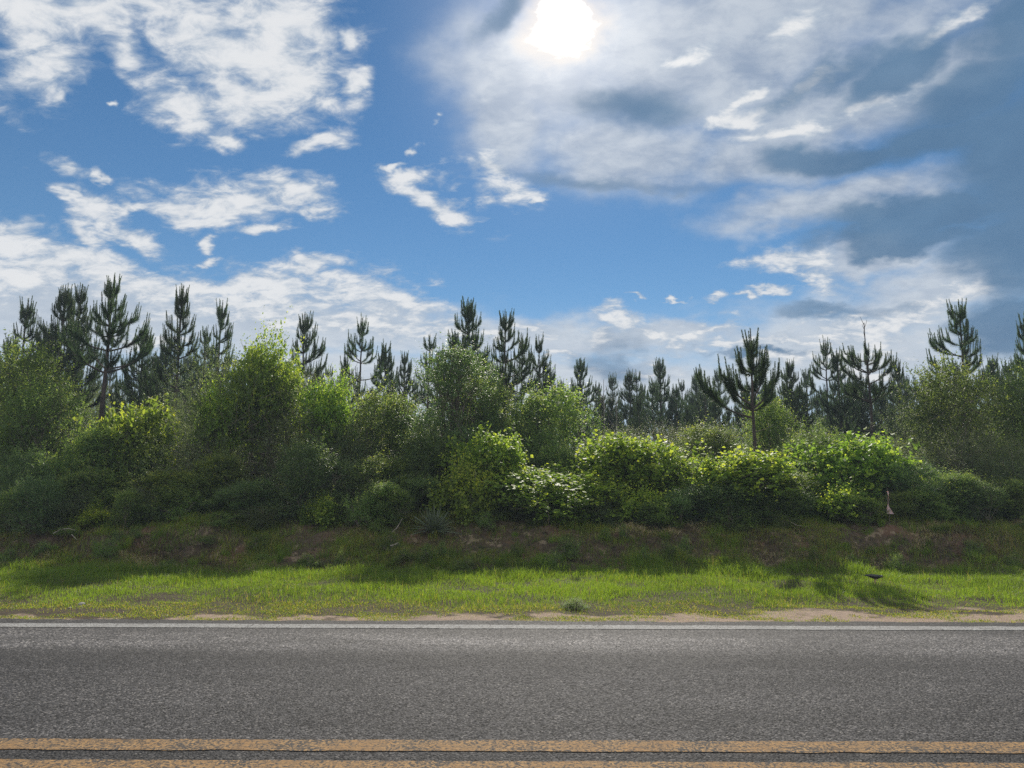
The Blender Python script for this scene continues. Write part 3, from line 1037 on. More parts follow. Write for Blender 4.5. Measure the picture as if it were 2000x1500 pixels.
def pine(key, px, py, y, label, rz=None, wid=1.0, lean=0.0, group=PINE_GROUP):
    e = PROTO[key]
    if not e[2]:
        root = e[0]
        e[2] = True
    else:
        root = copy_tree(e[0])
    if rz is None:
        rz = random.Random(int(px * 7 + py)).uniform(0, 6.28)
    stand(root, px, py, y, e[1], rz, lean, wid)
    tag(root, label, 'tree', group)
    return root


PINES = [
    ('spread', 222, 540, 19, 'tallest pine at the left, thick bare trunk and wide candelabra crown', dict(rz=0.4, lean=0.012)),
    ('stout', 1468, 648, 16, 'stout dark pine with thick upright finger shoots above the bright vine mounds', dict(rz=0.0, lean=-0.008)),
    ('cone', 132, 560, 23, 'dense pine close behind the tallest left pine, on its left side'),
    ('pair', 157, 558, 24, 'pine whose forked tips poke out between the tallest left pine and its dense neighbour'),
    ('narrow', 57, 586, 24, 'small topped pine nearest the left edge of the photo', dict(wid=1.15)),
    ('bushy', 95, 640, 25, 'short dark pine filling the dip between the leftmost pine and the dense one'),
    ('open', 24, 660, 27, 'low pine partly cut off beside the left edge, under the leftmost pine top'),
    ('cone', 284, 640, 23, 'shaded pine hanging behind the right limbs of the tallest left pine'),
    ('spire', 361, 560, 22, 'pine with pointed symmetrical crown, next one right of the tallest left pine', dict(rz=1.0)),
    ('narrow', 437, 590, 25, 'narrow pine with a tight bunch of tips, just left of the vine topped shrub'),
    ('open', 405, 640, 27, 'background pine between the pointed pine and the narrow bunched one'),
    ('bushy', 330, 668, 28, 'low background pine between the tallest left pine and the pointed pine'),
    ('lop', 597, 612, 25, 'pine behind the vine topped shrub with one limb reaching low to the right', dict(rz=0.0)),
    ('open', 707, 622, 25, 'open pine with curved candelabra limbs standing alone in the left centre', dict(rz=2.0)),
    ('bushy', 752, 672, 28, 'rounded bushy pine touching the right side of the open candelabra pine'),
    ('slim', 640, 715, 33, 'tiny pine top in the gap right of the vine topped shrub'),
    ('bushy', 677, 712, 31, 'low pine at the left foot of the open candelabra pine'),
    ('pair', 792, 688, 31, 'small pine with twin tips between the bushy pine and the slim pole pine'),
    ('slim', 836, 656, 29, 'slim pole like pine with a small tufted head', dict(wid=1.2)),
    ('open', 866, 680, 31, 'pine half hidden left of the broad central pine'),
    ('cone', 914, 585, 24, 'broad central pine rising behind the tall conical shrub', dict(rz=2.2, wid=1.1)),
    ('lop', 990, 607, 22, 'tall pine right of the broad central pine, dark trunk showing below', dict(rz=0.3)),
    ('narrow', 948, 690, 27, 'dark filler pine between the broad central pine and the tall one beside it'),
    ('open', 1022, 655, 25, 'thin pine overlapping the right side of the tall centre pine'),
    ('open', 1050, 657, 23, 'thin open pine whose bare trunk shows above the round olive shrub', dict(rz=3.0)),
    ('spire', 1132, 702, 30, 'small dense pine standing alone right of the thin open pine', dict(wid=1.3)),
    ('slim', 1096, 742, 33, 'little pine top between the thin open pine and the small dense one'),
    ('slim', 1162, 748, 32, 'little pine top just right of the small dense pine', dict(wid=1.2)),
    ('cone', 1228, 724, 34, 'hazy pine with several thin tips left of the hazy spire pine'),
    ('spire', 1290, 700, 33, 'hazy spire shaped pine in the low gap right of centre', dict(wid=1.25)),
    ('lop', 1322, 752, 30, 'hazy low pine at the right foot of the hazy spire pine'),
    ('open', 1378, 738, 31, 'hazy open pine just left of the stout dark pine', dict(wid=1.1)),
    ('bushy', 1350, 770, 38, 'faint far pine between the spire pine and the stout dark pine'),
    ('cone', 1543, 704, 25, 'pine tucked behind the right limbs of the stout dark pine'),
    ('bushy', 1500, 745, 24, 'dark pine mass directly behind the stout dark pine'),
    ('open', 1610, 664, 26, 'pine with drooping left limbs, left one of the cluster right of the stout pine', dict(rz=1.3)),
    ('narrow', 1636, 684, 25, 'narrow pine in front of the drooping limbed pine', dict(wid=1.15)),
    ('sparse', 1692, 631, 21, 'half dead pine with a bare twisted leader and sparse tufts', dict(rz=0.9)),
    ('bushy', 1668, 742, 28, 'low pine crowded behind the trunk of the half dead pine'),
    ('spire', 1750, 704, 27, 'compact pine just right of the half dead pine'),
    ('slim', 1772, 758, 31, 'little pine top at the right foot of the compact pine'),
    ('bushy', 1715, 752, 30, 'short pine between the half dead pine and the compact pine'),
    ('lop', 1867, 590, 20, 'tall pine with long left limbs rising from the right hand shrubs', dict(rz=3.0, wid=1.05)),
    ('narrow', 1820, 742, 26, 'small pine peeping over the shrubs left of the tall right pine'),
    ('bushy', 1941, 698, 27, 'short pine between the tall right pine and the right edge'),
    ('narrow', 1962, 706, 28, 'pine tips just left of the pine cut by the right edge'),
    ('spire', 2002, 612, 20, 'dark pine cut off by the right edge of the photo'),
    ('open', 1985, 700, 24, 'low limbs of a pine beside the one cut by the right edge'),
]
for p in PINES:
    kw = p[5] if len(p) > 5 else {}
    pine(p[0], p[1], p[2], p[3], p[4], **kw)

rm = random.Random(19)
for q in range(26):
    px = 1080 + q * 29 + rm.uniform(-10, 10)
    pine(rm.choice(['cone', 'bushy', 'narrow', 'open', 'spire', 'pair']), px, 765 + rm.uniform(-24, 34), rm.uniform(25, 33),
         'young pine of the crowded middle rows between the centre and the right side', rz=rm.uniform(0, 6.28), wid=rm.uniform(0.95, 1.3), group='crowded young pines of the middle rows')

# the rows further back, seen as small hazy tops
rr = random.Random(5)
keys = ['cone', 'narrow', 'open', 'spire', 'slim', 'pair']
for q in range(72):
    px = -60 + q * 30 + rr.uniform(-14, 14)
    y = rr.uniform(36, 60)
    top = 742 + rr.uniform(-22, 34) - (30 if px < 620 else 0) - (12 if px > 1700 else 0)
    pine(keys[rr.randrange(6)], px, top, y, 'small hazy pine in the far rows behind the nearer pines', rz=rr.uniform(0, 6.28), wid=rr.uniform(1.0, 1.35),
         group='small hazy pines of the far rows')


# ---------------------------------------------------------------- shrubs and vines
def leaves_at(P, D, U, L, Wd, tint, fold=0.25):
    """a folded four-cornered leaf from each point P along D with side U"""
    Nn = np.cross(D, U)
    mid = P + D * (L * 0.45)[:, None]
    s = U * (Wd * 0.5)[:, None]
    dz = Nn * (Wd * fold)[:, None]
    v = np.stack([P, mid + s + dz, P + D * L[:, None], mid - s + dz], 1).reshape(-1, 3)
    k = np.arange(len(P))[:, None] * 4
    f = np.concatenate([k + np.array([[0, 1, 2]]), k + np.array([[0, 2, 3]])])
    return v, f, np.repeat(tint, 4)


def make_shrub(w, h, seed, leaf=0.05, aspect=0.55, n_sprig=1500, per=12, sprig=0.32, lobes=18, mat=None, young=0.15, pointy=0.0,
               droop=0.0, runners=0, stems=9, upright=0.5, name='shrub', shell=0.55, base=0.0):
    """a shrub grown from leafy sprigs spread over a cluster of uneven lobes"""
    r = np.random.RandomState(seed)
    n_sprig = int(n_sprig * 1.7)
    leaf *= 1.15
    lobes = int(lobes * 1.7)
    runners = int(runners * 2.5)
    fol, st = Geo(), Geo()
    C, R = [], []
    for i in range(lobes):
        t = r.uniform(0, 1) if i else 1.0
        zz = h * (base + (0.88 - base) * t)
        prof = (1 - 0.85 * pointy * t) * math.sqrt(max(0.05, 1 - (0.75 * t) ** 3.0))
        a = r.uniform(0, 6.28)
        d = r.uniform(0.25, 1.0) ** 0.6 * w * 0.5 * prof * 0.72
        rad = r.uniform(0.11, 0.24) * min(w, h * 1.3) * (1 - 0.55 * pointy * t)
        if i == 0:
            d *= 0.3
        C.append((math.cos(a) * d, math.sin(a) * d, max(min(zz, h - rad * 0.8), rad * 0.5)))
        R.append(rad)
    C, R = np.array(C), np.array(R)
    wts = R ** 2 * r.choice([0.25, 0.7, 1.0, 1.6], lobes)
    wts = wts / np.sum(wts)
    sq = r.uniform(0.65, 1.35, (lobes, 3))
    idx = r.choice(lobes, n_sprig, p=wts)
    dirs = norm(r.normal(size=(n_sprig, 3)) + np.array([0, 0, 0.25]))
    rad = R[idx] * (1.12 - shell * r.uniform(0, 1, n_sprig) ** 1.4 + 0.25 * (r.uniform(0, 1, n_sprig) < 0.15))
    lump = 1 + 0.22 * np.sin(dirs[:, 0] * 5 + idx) * np.sin(dirs[:, 1] * 6 + 2 * idx) * np.sin(dirs[:, 2] * 5 + idx)
    S0 = C[idx] + dirs * (rad * lump)[:, None] * sq[idx]
    S0[:, 2] = np.abs(S0[:, 2])
    sd = norm(dirs + np.array([0, 0, upright]) + r.normal(0, 0.5, (n_sprig, 3)))
    SLn = sprig * r.uniform(0.5, 1.3, n_sprig)
    lobtint = r.normal(0, 0.12, lobes)
    # long arching runners and shoots that break the outline
    if runners:
        ri = r.choice(n_sprig, runners)
        S0 = np.concatenate([S0, S0[ri]])
        sd2 = norm(dirs[ri] * 0.6 + np.array([0, 0, 0.9]) + r.normal(0, 0.3, (runners, 3)))
        sd = np.concatenate([sd, sd2])
        SLn = np.concatenate([SLn, sprig * r.uniform(1.5, 2.6, runners)])
        idx = np.concatenate([idx, idx[ri]])
    n = len(S0)
    tt = (np.arange(per) + 0.5) / per
    P = S0[:, None, :] + sd[:, None, :] * (SLn[:, None] * tt[None, :])[:, :, None]
    P[:, :, 2] -= droop * (SLn[:, None] * tt[None, :] ** 2)
    P = P.reshape(-1, 3) + r.normal(0, leaf * 0.25, (n * per, 3))
    T = np.tile(tt, n)
    Dd = np.repeat(sd, per, axis=0)
    a = r.normal(size=(n * per, 3))
    side = norm(a - Dd * np.sum(a * Dd, 1, keepdims=True))
    D = norm(side * 0.9 + Dd * 0.55 + np.array([0, 0, -0.12]))
    U = norm(np.cross(D, np.array([0, 0, 1.0]) + r.normal(0, 0.45, (n * per, 3))))
    lsc = r.uniform(0.7, 1.35, lobes)
    L = leaf * r.uniform(0.6, 1.25, n * per) * (1.1 - 0.45 * T) * np.repeat(lsc[idx], per)
    tint = 0.38 + np.repeat(lobtint[idx], per) + r.normal(0, 0.16, n * per)
    isy = (np.repeat(r.uniform(0, 1, n) < young * (0.35 + sstep(0.25, 0.9, S0[:, 2] / h)) * 1.3, per)) & (r.uniform(0, 1, n * per) < np.clip(T * 2.2 - 0.5, 0, 1))
    tint = np.where(isy, r.uniform(0.82, 1.0, n * per), np.clip(tint, 0, 0.8))
    keepz = P[:, 2] > 0.01
    v, f, t = leaves_at(P[keepz], D[keepz], U[keepz], L[keepz], L[keepz] * aspect, tint[keepz])
    fol.add(v, f, t)
    # bare dead twigs poking out of the leaves
    for _ in range(int(3 + 5 * w * h)):
        k = r.randint(lobes)
        dr = norm((r.normal(size=3) + np.array([0, 0, 0.6]))[None])[0]
        a0 = C[k] + dr * R[k] * 0.4
        L0 = R[k] * 0.7 + sprig * r.uniform(0.5, 1.5)
        b0 = a0 + dr * L0 * 0.6 + r.normal(0, 0.03, 3)
        c0 = a0 + dr * L0 + r.normal(0, 0.05, 3)
        if c0[2] > 0.02:
            st.tube([a0, b0, c0], [0.007, 0.005, 0.003], 4)
            st.tube([b0, b0 + (c0 - b0) * 0.7 + r.normal(0, 0.06, 3)], [0.004, 0.002], 4)
    # stems to the lobes, then twigs
    for i in range(lobes):
        b = np.array([r.normal(0, 0.06 * w), r.normal(0, 0.06 * w), -0.1])
        c = C[i]
        m = b * 0.45 + c * 0.55 + r.normal(0, 0.06, 3)
        m[2] = max(m[2], 0.1)
        st.tube([b, (b + m) / 2 + r.normal(0, 0.03, 3), m, c], [0.022, 0.017, 0.012, 0.006], 5)
        for _ in range(7):
            e = c + norm(r.normal(size=3)[None])[0] * R[i] * r.uniform(0.8, 1.15)
            e[2] = abs(e[2])
            s0 = m + (c - m) * r.uniform(0, 1)
            st.tube([s0, (s0 + e) / 2 + r.normal(0, 0.03, 3), e], [0.007, 0.005, 0.003], 4)
    root = empty(name)
    st.obj('stem', M_TWIG, root)
    fol.obj('foliage', mat, root)
    root['w'] = w
    root['h'] = h
    return root


SH = {}
def sproto(key, w, h, **kw):
    SH[key] = [make_shrub(w, h, **kw), w, h, False]

sproto('vine', 3.0, 1.9, seed=21, leaf=0.10, aspect=0.85, n_sprig=900, per=8, sprig=0.34, mat=M_VINE, young=0.28, runners=60, name='vine_mound', upright=0.4, droop=0.2)
sproto('vine2', 2.4, 1.7, seed=22, leaf=0.10, aspect=0.85, n_sprig=800, per=8, sprig=0.36, mat=M_VINE, young=0.35, runners=80, name='vine_mound', lobes=10, droop=0.1)
sproto('vinecap', 2.4, 3.2, seed=33, leaf=0.085, aspect=0.85, n_sprig=650, per=8, sprig=0.38, mat=M_VINE, young=0.3, runners=70, name='vine_mound', lobes=14, droop=0.25, base=0.62)
sproto('vinelow', 2.2, 0.9, seed=23, leaf=0.10, aspect=0.85, n_sprig=420, per=7, sprig=0.34, mat=M_VINE, young=0.35, runners=50, name='vine_mound', lobes=9)
sproto('oak', 3.0, 3.0, seed=24, leaf=0.05, aspect=0.6, n_sprig=1900, per=11, sprig=0.34, mat=M_OAK, young=0.12, runners=60, name='oak_shrub')
sproto('oak2', 2.4, 2.2, seed=25, leaf=0.052, aspect=0.6, n_sprig=1500, per=11, sprig=0.32, mat=M_OAK, young=0.22, runners=70, name='oak_shrub', lobes=11)
sproto('grey', 3.6, 3.2, seed=26, leaf=0.036, aspect=0.55, n_sprig=2500, per=12, sprig=0.36, mat=M_GREY, young=0.05, runners=90, name='grey_shrub', lobes=18)
sproto('grey2', 2.4, 2.4, seed=27, leaf=0.036, aspect=0.55, n_sprig=1900, per=12, sprig=0.34, mat=M_GREY, young=0.08, runners=60, name='grey_shrub', lobes=11, shell=0.8)
sproto('holly', 2.8, 4.2, seed=28, leaf=0.045, aspect=0.55, n_sprig=2500, per=11, sprig=0.30, mat=M_HOLLY, young=0.1, runners=80, name='holly_shrub', pointy=0.75, lobes=22)
sproto('holly2', 2.0, 1.6, seed=29, leaf=0.042, aspect=0.55, n_sprig=1500, per=11, sprig=0.24, mat=M_HOLLY, young=0.12, runners=50, name='holly_shrub', lobes=10)
sproto('small', 1.0, 0.6, seed=30, leaf=0.035, aspect=0.5, n_sprig=330, per=9, sprig=0.2, mat=M_OAK, young=0.15, runners=20, name='low_shrub', lobes=7)


def shrub(key, px, py, wpx, y, label, cat='shrub', group='shrubs and vines of the roadside thicket', rz=None, sink=0.0):
    e = SH[key]
    if not e[3]:
        root = e[0]
        e[3] = True
    else:
        root = copy_tree(e[0])
    p = at(px, py, y)
    z0 = gz(p.x, y) - sink
    sz = (p.z - z0) / e[2]
    sw = (at(px + wpx / 2, py, y).x - at(px - wpx / 2, py, y).x) / e[1]
    root.location = (p.x, y, z0)
    root.scale = (sw, min(sw, 1.3), sz)
    if rz is None:
        rz = random.Random(int(px * 3 + py)).uniform(0, 6.28)
    q_ = random.Random(int(px * 5 + py * 3))
    root.rotation_euler = (q_.uniform(-0.1, 0.1), q_.uniform(-0.14, 0.14), rz)
    tag(root, label, cat, group)
    for k in ('w', 'h'):
        if k in root:
            del root[k]
    return root


SHRUBS = [
    ('oak', 15, 700, 250, 17.0, 'tall leafy shrub filling the left edge with bright sprigs on top'),
    ('oak', 100, 772, 200, 16.6, 'dense green shrub sloping down to the right beside the left edge shrub'),
    ('oak2', 190, 855, 180, 16.2, 'mid green shrub in front of the tallest left pine trunk'),
    ('vine', 262, 815, 170, 16.8, 'yellow green vine mound right of the tallest left pine trunk', 'vine'),
    ('grey', 350, 800, 200, 18.5, 'dull shrub behind the yellow green vine mound'),
    ('grey', 478, 705, 300, 17.4, 'large dark twiggy shrub left of centre under the bright vine cap'),
    ('vinecap', 508, 684, 120, 17.2, 'highest bright vine heap on top of the dark twiggy shrub', 'vine'),
    ('vinecap', 566, 712, 120, 17.0, 'bright vine shoulder sloping right from the highest vine heap', 'vine'),
    ('vinecap', 622, 756, 100, 16.9, 'lowest right end of the bright vine over the twiggy shrub', 'vine'),
    ('vinecap', 432, 772, 95, 17.0, 'smaller bright vine patch low on the left of the highest vine heap', 'vine'),
    ('grey', 590, 738, 280, 17.3, 'grey green shrub under the right half of the bright vine cap'),
    ('holly2', 70, 905, 150, 15.6, 'low dark shrub at the foot of the left edge thicket'),
    ('oak2', 330, 930, 190, 15.6, 'low loose shrub below the yellow green vine mound'),
    ('oak2', 180, 925, 150, 15.5, 'shaded low shrub below the tallest left pine'),
    ('holly2', 620, 893, 170, 15.2, 'rounded blue green bush bulging onto the bank left of centre'),
    ('holly2', 492, 950, 110, 15.0, 'small round bush left of the blue green bulging bush'),
    ('oak2', 425, 900, 150, 15.8, 'shaded shrub in front of the dark twiggy shrub'),
    ('oak2', 755, 792, 190, 17.8, 'light green small leaved shrub below the open candelabra pine'),
    ('grey2', 690, 820, 150, 17.2, 'dull green shrub right of the large dark twiggy one'),
    ('oak2', 742, 905, 150, 15.6, 'yellowish shrub right of the blue green bulging bush'),
    ('holly', 892, 672, 280, 17.6, 'tall cone shaped shrub in the centre in front of the broad pine'),
    ('oak2', 955, 765, 190, 18.4, 'leafy shrub leaning on the right side of the tall cone shaped shrub'),
    ('holly2', 850, 875, 170, 16.4, 'very dark shrub at the foot of the tall cone shaped shrub'),
    ('holly2', 800, 935, 130, 15.6, 'low shaded bush just behind the yucca'),
    ('vine', 945, 868, 180, 15.9, 'pale tipped vine mound spilling right of the very dark shrub', 'vine'),
    ('vinelow', 905, 935, 150, 15.0, 'vine spray reaching left above the yucca', 'vine'),
    ('oak2', 1102, 782, 220, 19.0, 'round olive shrub under the thin open pine'),
    ('oak2', 1075, 885, 160, 17.4, 'low olive shrub behind the long vine bank'),
    ('vine', 1060, 925, 270, 15.3, 'long vine bank running right from the pale tipped mound', 'vine'),
    ('grey2', 1190, 846, 150, 20.0, 'thin greyish shrub right of the round olive shrub'),
    ('grey2', 1265, 832, 170, 22.0, 'hazy grey shrub below the hazy spire pine'),
    ('vine', 1248, 870, 230, 15.9, 'broad domed vine mound right of centre', 'vine'),
    ('vine2', 1180, 945, 150, 15.2, 'glossy vine patch at the left foot of the domed mound', 'vine'),
    ('vinelow', 1262, 975, 130, 14.8, 'low bright vine patch at the right foot of the domed mound', 'vine'),
    ('oak2', 1370, 850, 170, 19.0, 'small leaved shrub between the domed vine mound and the stout pine'),
    ('oak2', 1330, 910, 150, 16.2, 'leafy shrub just right of the domed vine mound'),
    ('vine2', 1440, 902, 210, 15.1, 'dark hearted vine bush in front of the stout pine trunk', 'vine'),
    ('holly2', 1400, 960, 170, 15.0, 'dark low bush left under the vine bush by the stout pine'),
    ('oak2', 1510, 800, 150, 19.5, 'light green shrub right behind the stout pine trunk'),
    ('oak', 1590, 855, 200, 17.0, 'shrub with yellow new tips right of the stout pine'),
    ('vine', 1640, 875, 230, 16.2, 'vine covered hump with golden tips right of the stout pine', 'vine'),
    ('oak2', 1550, 935, 170, 15.4, 'leafy bush below the shrub with yellow new tips'),
    ('vinelow', 1655, 972, 140, 14.7, 'lowest bright vine sprawl at the bank edge left of the pink ribbon', 'vine'),
    ('holly2', 1490, 975, 150, 14.9, 'dark bush at the bank edge between two bright vine patches'),
    ('grey2', 1745, 860, 170, 17.4, 'grey leaved shrub below the compact pine'),
    ('holly2', 1760, 925, 150, 15.3, 'small leaved shrub right of the pink ribbon'),
    ('oak', 1865, 738, 220, 18.4, 'tall mid green shrub around the foot of the tall right pine'),
    ('oak', 1975, 742, 180, 18.0, 'tall leafy shrub at the right edge below the cut off pine'),
    ('grey', 1900, 850, 260, 16.5, 'wide silvery shrub low on the right'),
    ('grey2', 1990, 890, 170, 15.8, 'silvery shrub cut off by the right edge'),
    ('oak2', 1860, 935, 150, 15.1, 'shaded low shrub at the foot of the wide silvery one'),
    ('oak2', 1975, 945, 130, 15.0, 'shaded low shrub in the lower right corner of the thicket'),
    ('small', 1105, 1052, 70, 13.2, 'small round weed clump on the bank below the long vine bank'),
    ('small', 765, 1040, 50, 13.4, 'little leafy weed on the bank left of the yucca'),
    ('small', 832, 1064, 42, 12.9, 'little leafy weed on the bank just below the yucca'),
    ('small', 1300, 1060, 50, 13.0, 'low weed clump at the edge of the bank right of centre'),
    ('small', 212, 1055, 60, 13.1, 'low weed clump on the bank at the left'),
    ('small', 1125, 1171, 54, 8.9, 'small dark leaved weed at the sandy road edge'),
    ('vinelow', 187, 985, 40, 14.9, 'tiny bright vine sprig at the grass edge on the left', 'vine'),
]
for s_ in SHRUBS:
    shrub(s_[0], s_[1], s_[2], s_[3], s_[4], s_[5], cat=s_[6] if len(s_) > 6 else 'shrub')

# a ragged front row of knee high growth where the thicket meets the bank
rr = random.Random(31)
kinds = ['oak2', 'holly2', 'vinelow', 'grey2', 'small', 'holly2', 'oak2', 'small']
names = {'oak2': 'knee high leafy shrub', 'holly2': 'knee high dark shrub', 'vinelow': 'low sprawl of vine', 'grey2': 'knee high grey leaved shrub', 'small': 'small leafy tuft'}
for q in range(54):
    px = -40 + q * 39 + rr.uniform(-16, 16)
    if 800 < px < 900:
        continue
    k = rr.choice(kinds)
    y = rr.uniform(14.4, 15.1)
    top = 985 - rr.uniform(-14, 48) + (14 if px > 900 else 0)
    if k in ('small', 'vinelow'):
        top += 16
    shrub(k, px, top, rr.uniform(50, 105), y, names[k] + ' in the ragged front row at the top of the bank', cat='vine' if k == 'vinelow' else 'shrub',
          group=names[k] + ' in the front row of the thicket')

# weeds dotted over the bank
rr = random.Random(77)
for q in range(34):
    px = -20 + q * 62 + rr.uniform(-28, 28)
    y = rr.uniform(12.5, 14.2)
    p = at(px, 1060, y)
    H = rr.uniform(0.12, 0.30)
    foot = (CAMR.inverted() @ (Vector((p.x, y, gz(p.x, y) + H)) - CAM))
    top = 750 - FPX * foot.y / -foot.z
    shrub('small', px, top, rr.uniform(22, 58), y, 'leafy weed growing out of the rough bank in the shade of the thicket', cat='weed', group='leafy weeds on the bank')

# undergrowth further back, closing the view between the stems
rr = random.Random(9)
for q in range(64):
    px = -140 + q * 36 + rr.uniform(-18, 18)
    y = rr.uniform(19.5, 30)
    shrub(rr.choice(['grey', 'oak', 'grey2', 'oak2', 'holly']), px, 835 + rr.uniform(-40, 25) - (40 if px < 420 or px > 1780 else 0) + (38 if 1130 < px < 1780 else 0), rr.uniform(130, 220), y,
          'dim shrub of the undergrowth deep between the pine trunks', group='undergrowth shrubs behind the front thicket')


# ---------------------------------------------------------------- small things on the bank and verge
def plain(name, col, rough=0.6, spec=0.4, trans=0.0):
    m, g = material(name)
    pos = g.n('ShaderNodeTexCoord').outputs['Object']
    n = g.noise(pos, 40.0, 3, 0.6)
    c = g.mix(n, tuple(k * 0.7 for k in col), tuple(min(1, k * 1.3) for k in col))
    p = principled(g, c, rough, spec, n, 0.3, 0.003)
    return m


def make_yucca():
    r = np.random.RandomState(81)
    root = empty('yucca')
    g = Geo()
    for q in range(78):
        a = q * 2.39996 + r.uniform(-0.2, 0.2)
        t = (q + 0.5) / 78
        e = math.radians(82 - 82 * t ** 0.8 + r.uniform(-6, 6))
        L = r.uniform(0.42, 0.60)
        d = np.array([math.cos(a) * math.cos(e), math.sin(a) * math.cos(e), math.sin(e)])
        side = np.array([-math.sin(a), math.cos(a), 0.0])
        nrm = np.cross(d, side)
        b = np.array([0, 0, 0.10]) + d * 0.03
        K = 6
        prof = [0.55, 0.95, 1.0, 0.8, 0.45, 0.02]
        vs = []
        for k in range(K):
            u = k / (K - 1)
            c = b + d * L * u + np.array([0, 0, -0.05 * u * u * (1 + t)])
            w = 0.019 * prof[k]
            vs += [c - side * w - nrm * 0.4 * w, c + nrm * 0.003, c + side * w - nrm * 0.4 * w]
        f = []
        for k in range(K - 1):
            for j in range(2):
                f.append([k * 3 + j, k * 3 + j + 1, k * 3 + 4 + j, k * 3 + 3 + j])
        g.add(vs, f, r.uniform(0.3, 0.8))
    g.obj('leaf_rosette', foliage('yucca_leaves', (0.06, 0.085, 0.055), (0.13, 0.17, 0.11), (0.2, 0.2, 0.12), 0.15, 0.4, 0.5), root, smooth=False)
    s = Geo()
    s.tube([(0, 0, -0.08), (0, 0, 0.05), (0, 0, 0.13)], [0.05, 0.055, 0.03], 9)
    s.obj('stem', M_DEADWOOD, root)
    return root


p = at(848, 1034, 14.1)
yu = make_yucca()
yu.location = (p.x, 14.1, gz(p.x, 14.1))
tag(yu, 'spiky yucca with pale sword shaped leaves on the bare soil of the bank', 'yucca')


def ellipse_body(stations, sides=14):
    """closed body from (x, z, half width y, half height z) stations"""
    g = Geo()
    a = np.linspace(0, 2 * np.pi, sides, endpoint=False)
    rings = [np.stack([np.full(sides, x), np.cos(a) * wy, z + np.sin(a) * hz], 1) for x, z, wy, hz in stations]
    v = np.concatenate(rings)
    k = len(stations)
    i = np.arange(k - 1)[:, None] * sides
    j = np.arange(sides)[None, :]
    j2 = (j + 1) % sides
    f = np.stack([i + j, i + j2, i + sides + j2, i + sides + j], -1).reshape(-1, 4)
    g.add(v, f)
    g.add(np.concatenate([rings[0], [[stations[0][0], 0, stations[0][1]]]]), [[(q + 1) % sides, q, sides] for q in range(sides)])
    g.add(np.concatenate([rings[-1], [[stations[-1][0], 0, stations[-1][1]]]]), [[q, (q + 1) % sides, sides] for q in range(sides)])
    return g


def make_bird():
    root = empty('bird')
    black = plain('black_feathers', (0.012, 0.012, 0.015), 0.38, 0.6)
    body = ellipse_body([(-0.150, 0.152, 0.010, 0.003), (-0.120, 0.150, 0.018, 0.006), (-0.085, 0.147, 0.020, 0.012), (-0.050, 0.143, 0.031, 0.024),
                         (-0.010, 0.139, 0.039, 0.031), (0.030, 0.139, 0.039, 0.031), (0.062, 0.145, 0.032, 0.026), (0.082, 0.151, 0.023, 0.020),
                         (0.096, 0.155, 0.021, 0.019), (0.110, 0.155, 0.019, 0.017), (0.121, 0.152, 0.011, 0.010), (0.125, 0.151, 0.004, 0.004)])
    body.obj('body', black, root, smooth=True)
    bk = ellipse_body([(0.118, 0.151, 0.006, 0.006), (0.135, 0.148, 0.004, 0.004), (0.150, 0.144, 0.001, 0.001)], 8)
    bk.obj('beak', plain('horn_beak', (0.20, 0.10, 0.05), 0.4), root, smooth=True)
    cap = ellipse_body([(0.088, 0.170, 0.004, 0.002), (0.098, 0.172, 0.012, 0.005), (0.108, 0.169, 0.009, 0.004), (0.114, 0.165, 0.003, 0.002)], 10)
    cap.obj('pale_crown', plain('pale_feathers', (0.62, 0.60, 0.55), 0.6), root, smooth=True)
    legm = plain('bird_leg', (0.42, 0.27, 0.17), 0.6)
    for s in (-1, 1):
        w = ellipse_body([(-0.125, 0.153, 0.003, 0.004), (-0.085, 0.152, 0.007, 0.014), (-0.035, 0.148, 0.009, 0.024), (0.015, 0.146, 0.010, 0.026), (0.052, 0.150, 0.006, 0.016), (0.064, 0.153, 0.002, 0.005)], 10)
        o = w.obj('wing', black, root, smooth=True)
        o.location = (0, s * 0.034, 0.004)
        lg = Geo()
        lg.tube([(0.012, s * 0.016, 0.118), (0.004, s * 0.018, 0.078), (0.014, s * 0.02, 0.012)], [0.010, 0.0050, 0.0045], 7)
        for t in (-0.5, 0.0, 0.5, math.pi):
            lg.tube([(0.014, s * 0.02, 0.012), (0.014 + 0.018 * math.cos(t), s * 0.02 + 0.018 * math.sin(t), 0.008), (0.014 + 0.032 * math.cos(t), s * 0.02 + 0.032 * math.sin(t), 0.002)],
                    [0.003, 0.0025, 0.001], 5)
        lg.obj('leg', legm, root, smooth=True)
        ey = ellipse_body([(-0.003, 0, 0.0005, 0.0005), (-0.002, 0, 0.0022, 0.0022), (0, 0, 0.003, 0.003), (0.002, 0, 0.0022, 0.0022), (0.003, 0, 0.0005, 0.0005)], 8)
        e = ey.obj('eye', plain('bird_eye', (0.5, 0.42, 0.15), 0.15), root, smooth=True)
        e.location = (0.104, s * 0.0185, 0.159)
    return root


by = 11.05
p = at(1708, 1139, by)
bd = make_bird()
bd.location = (p.x, by, gz(p.x, by))
bd.rotation_euler = (0, math.radians(3), math.radians(-8))
tag(bd, 'small black bird with a pale crown patch standing in the green verge grass', 'bird')

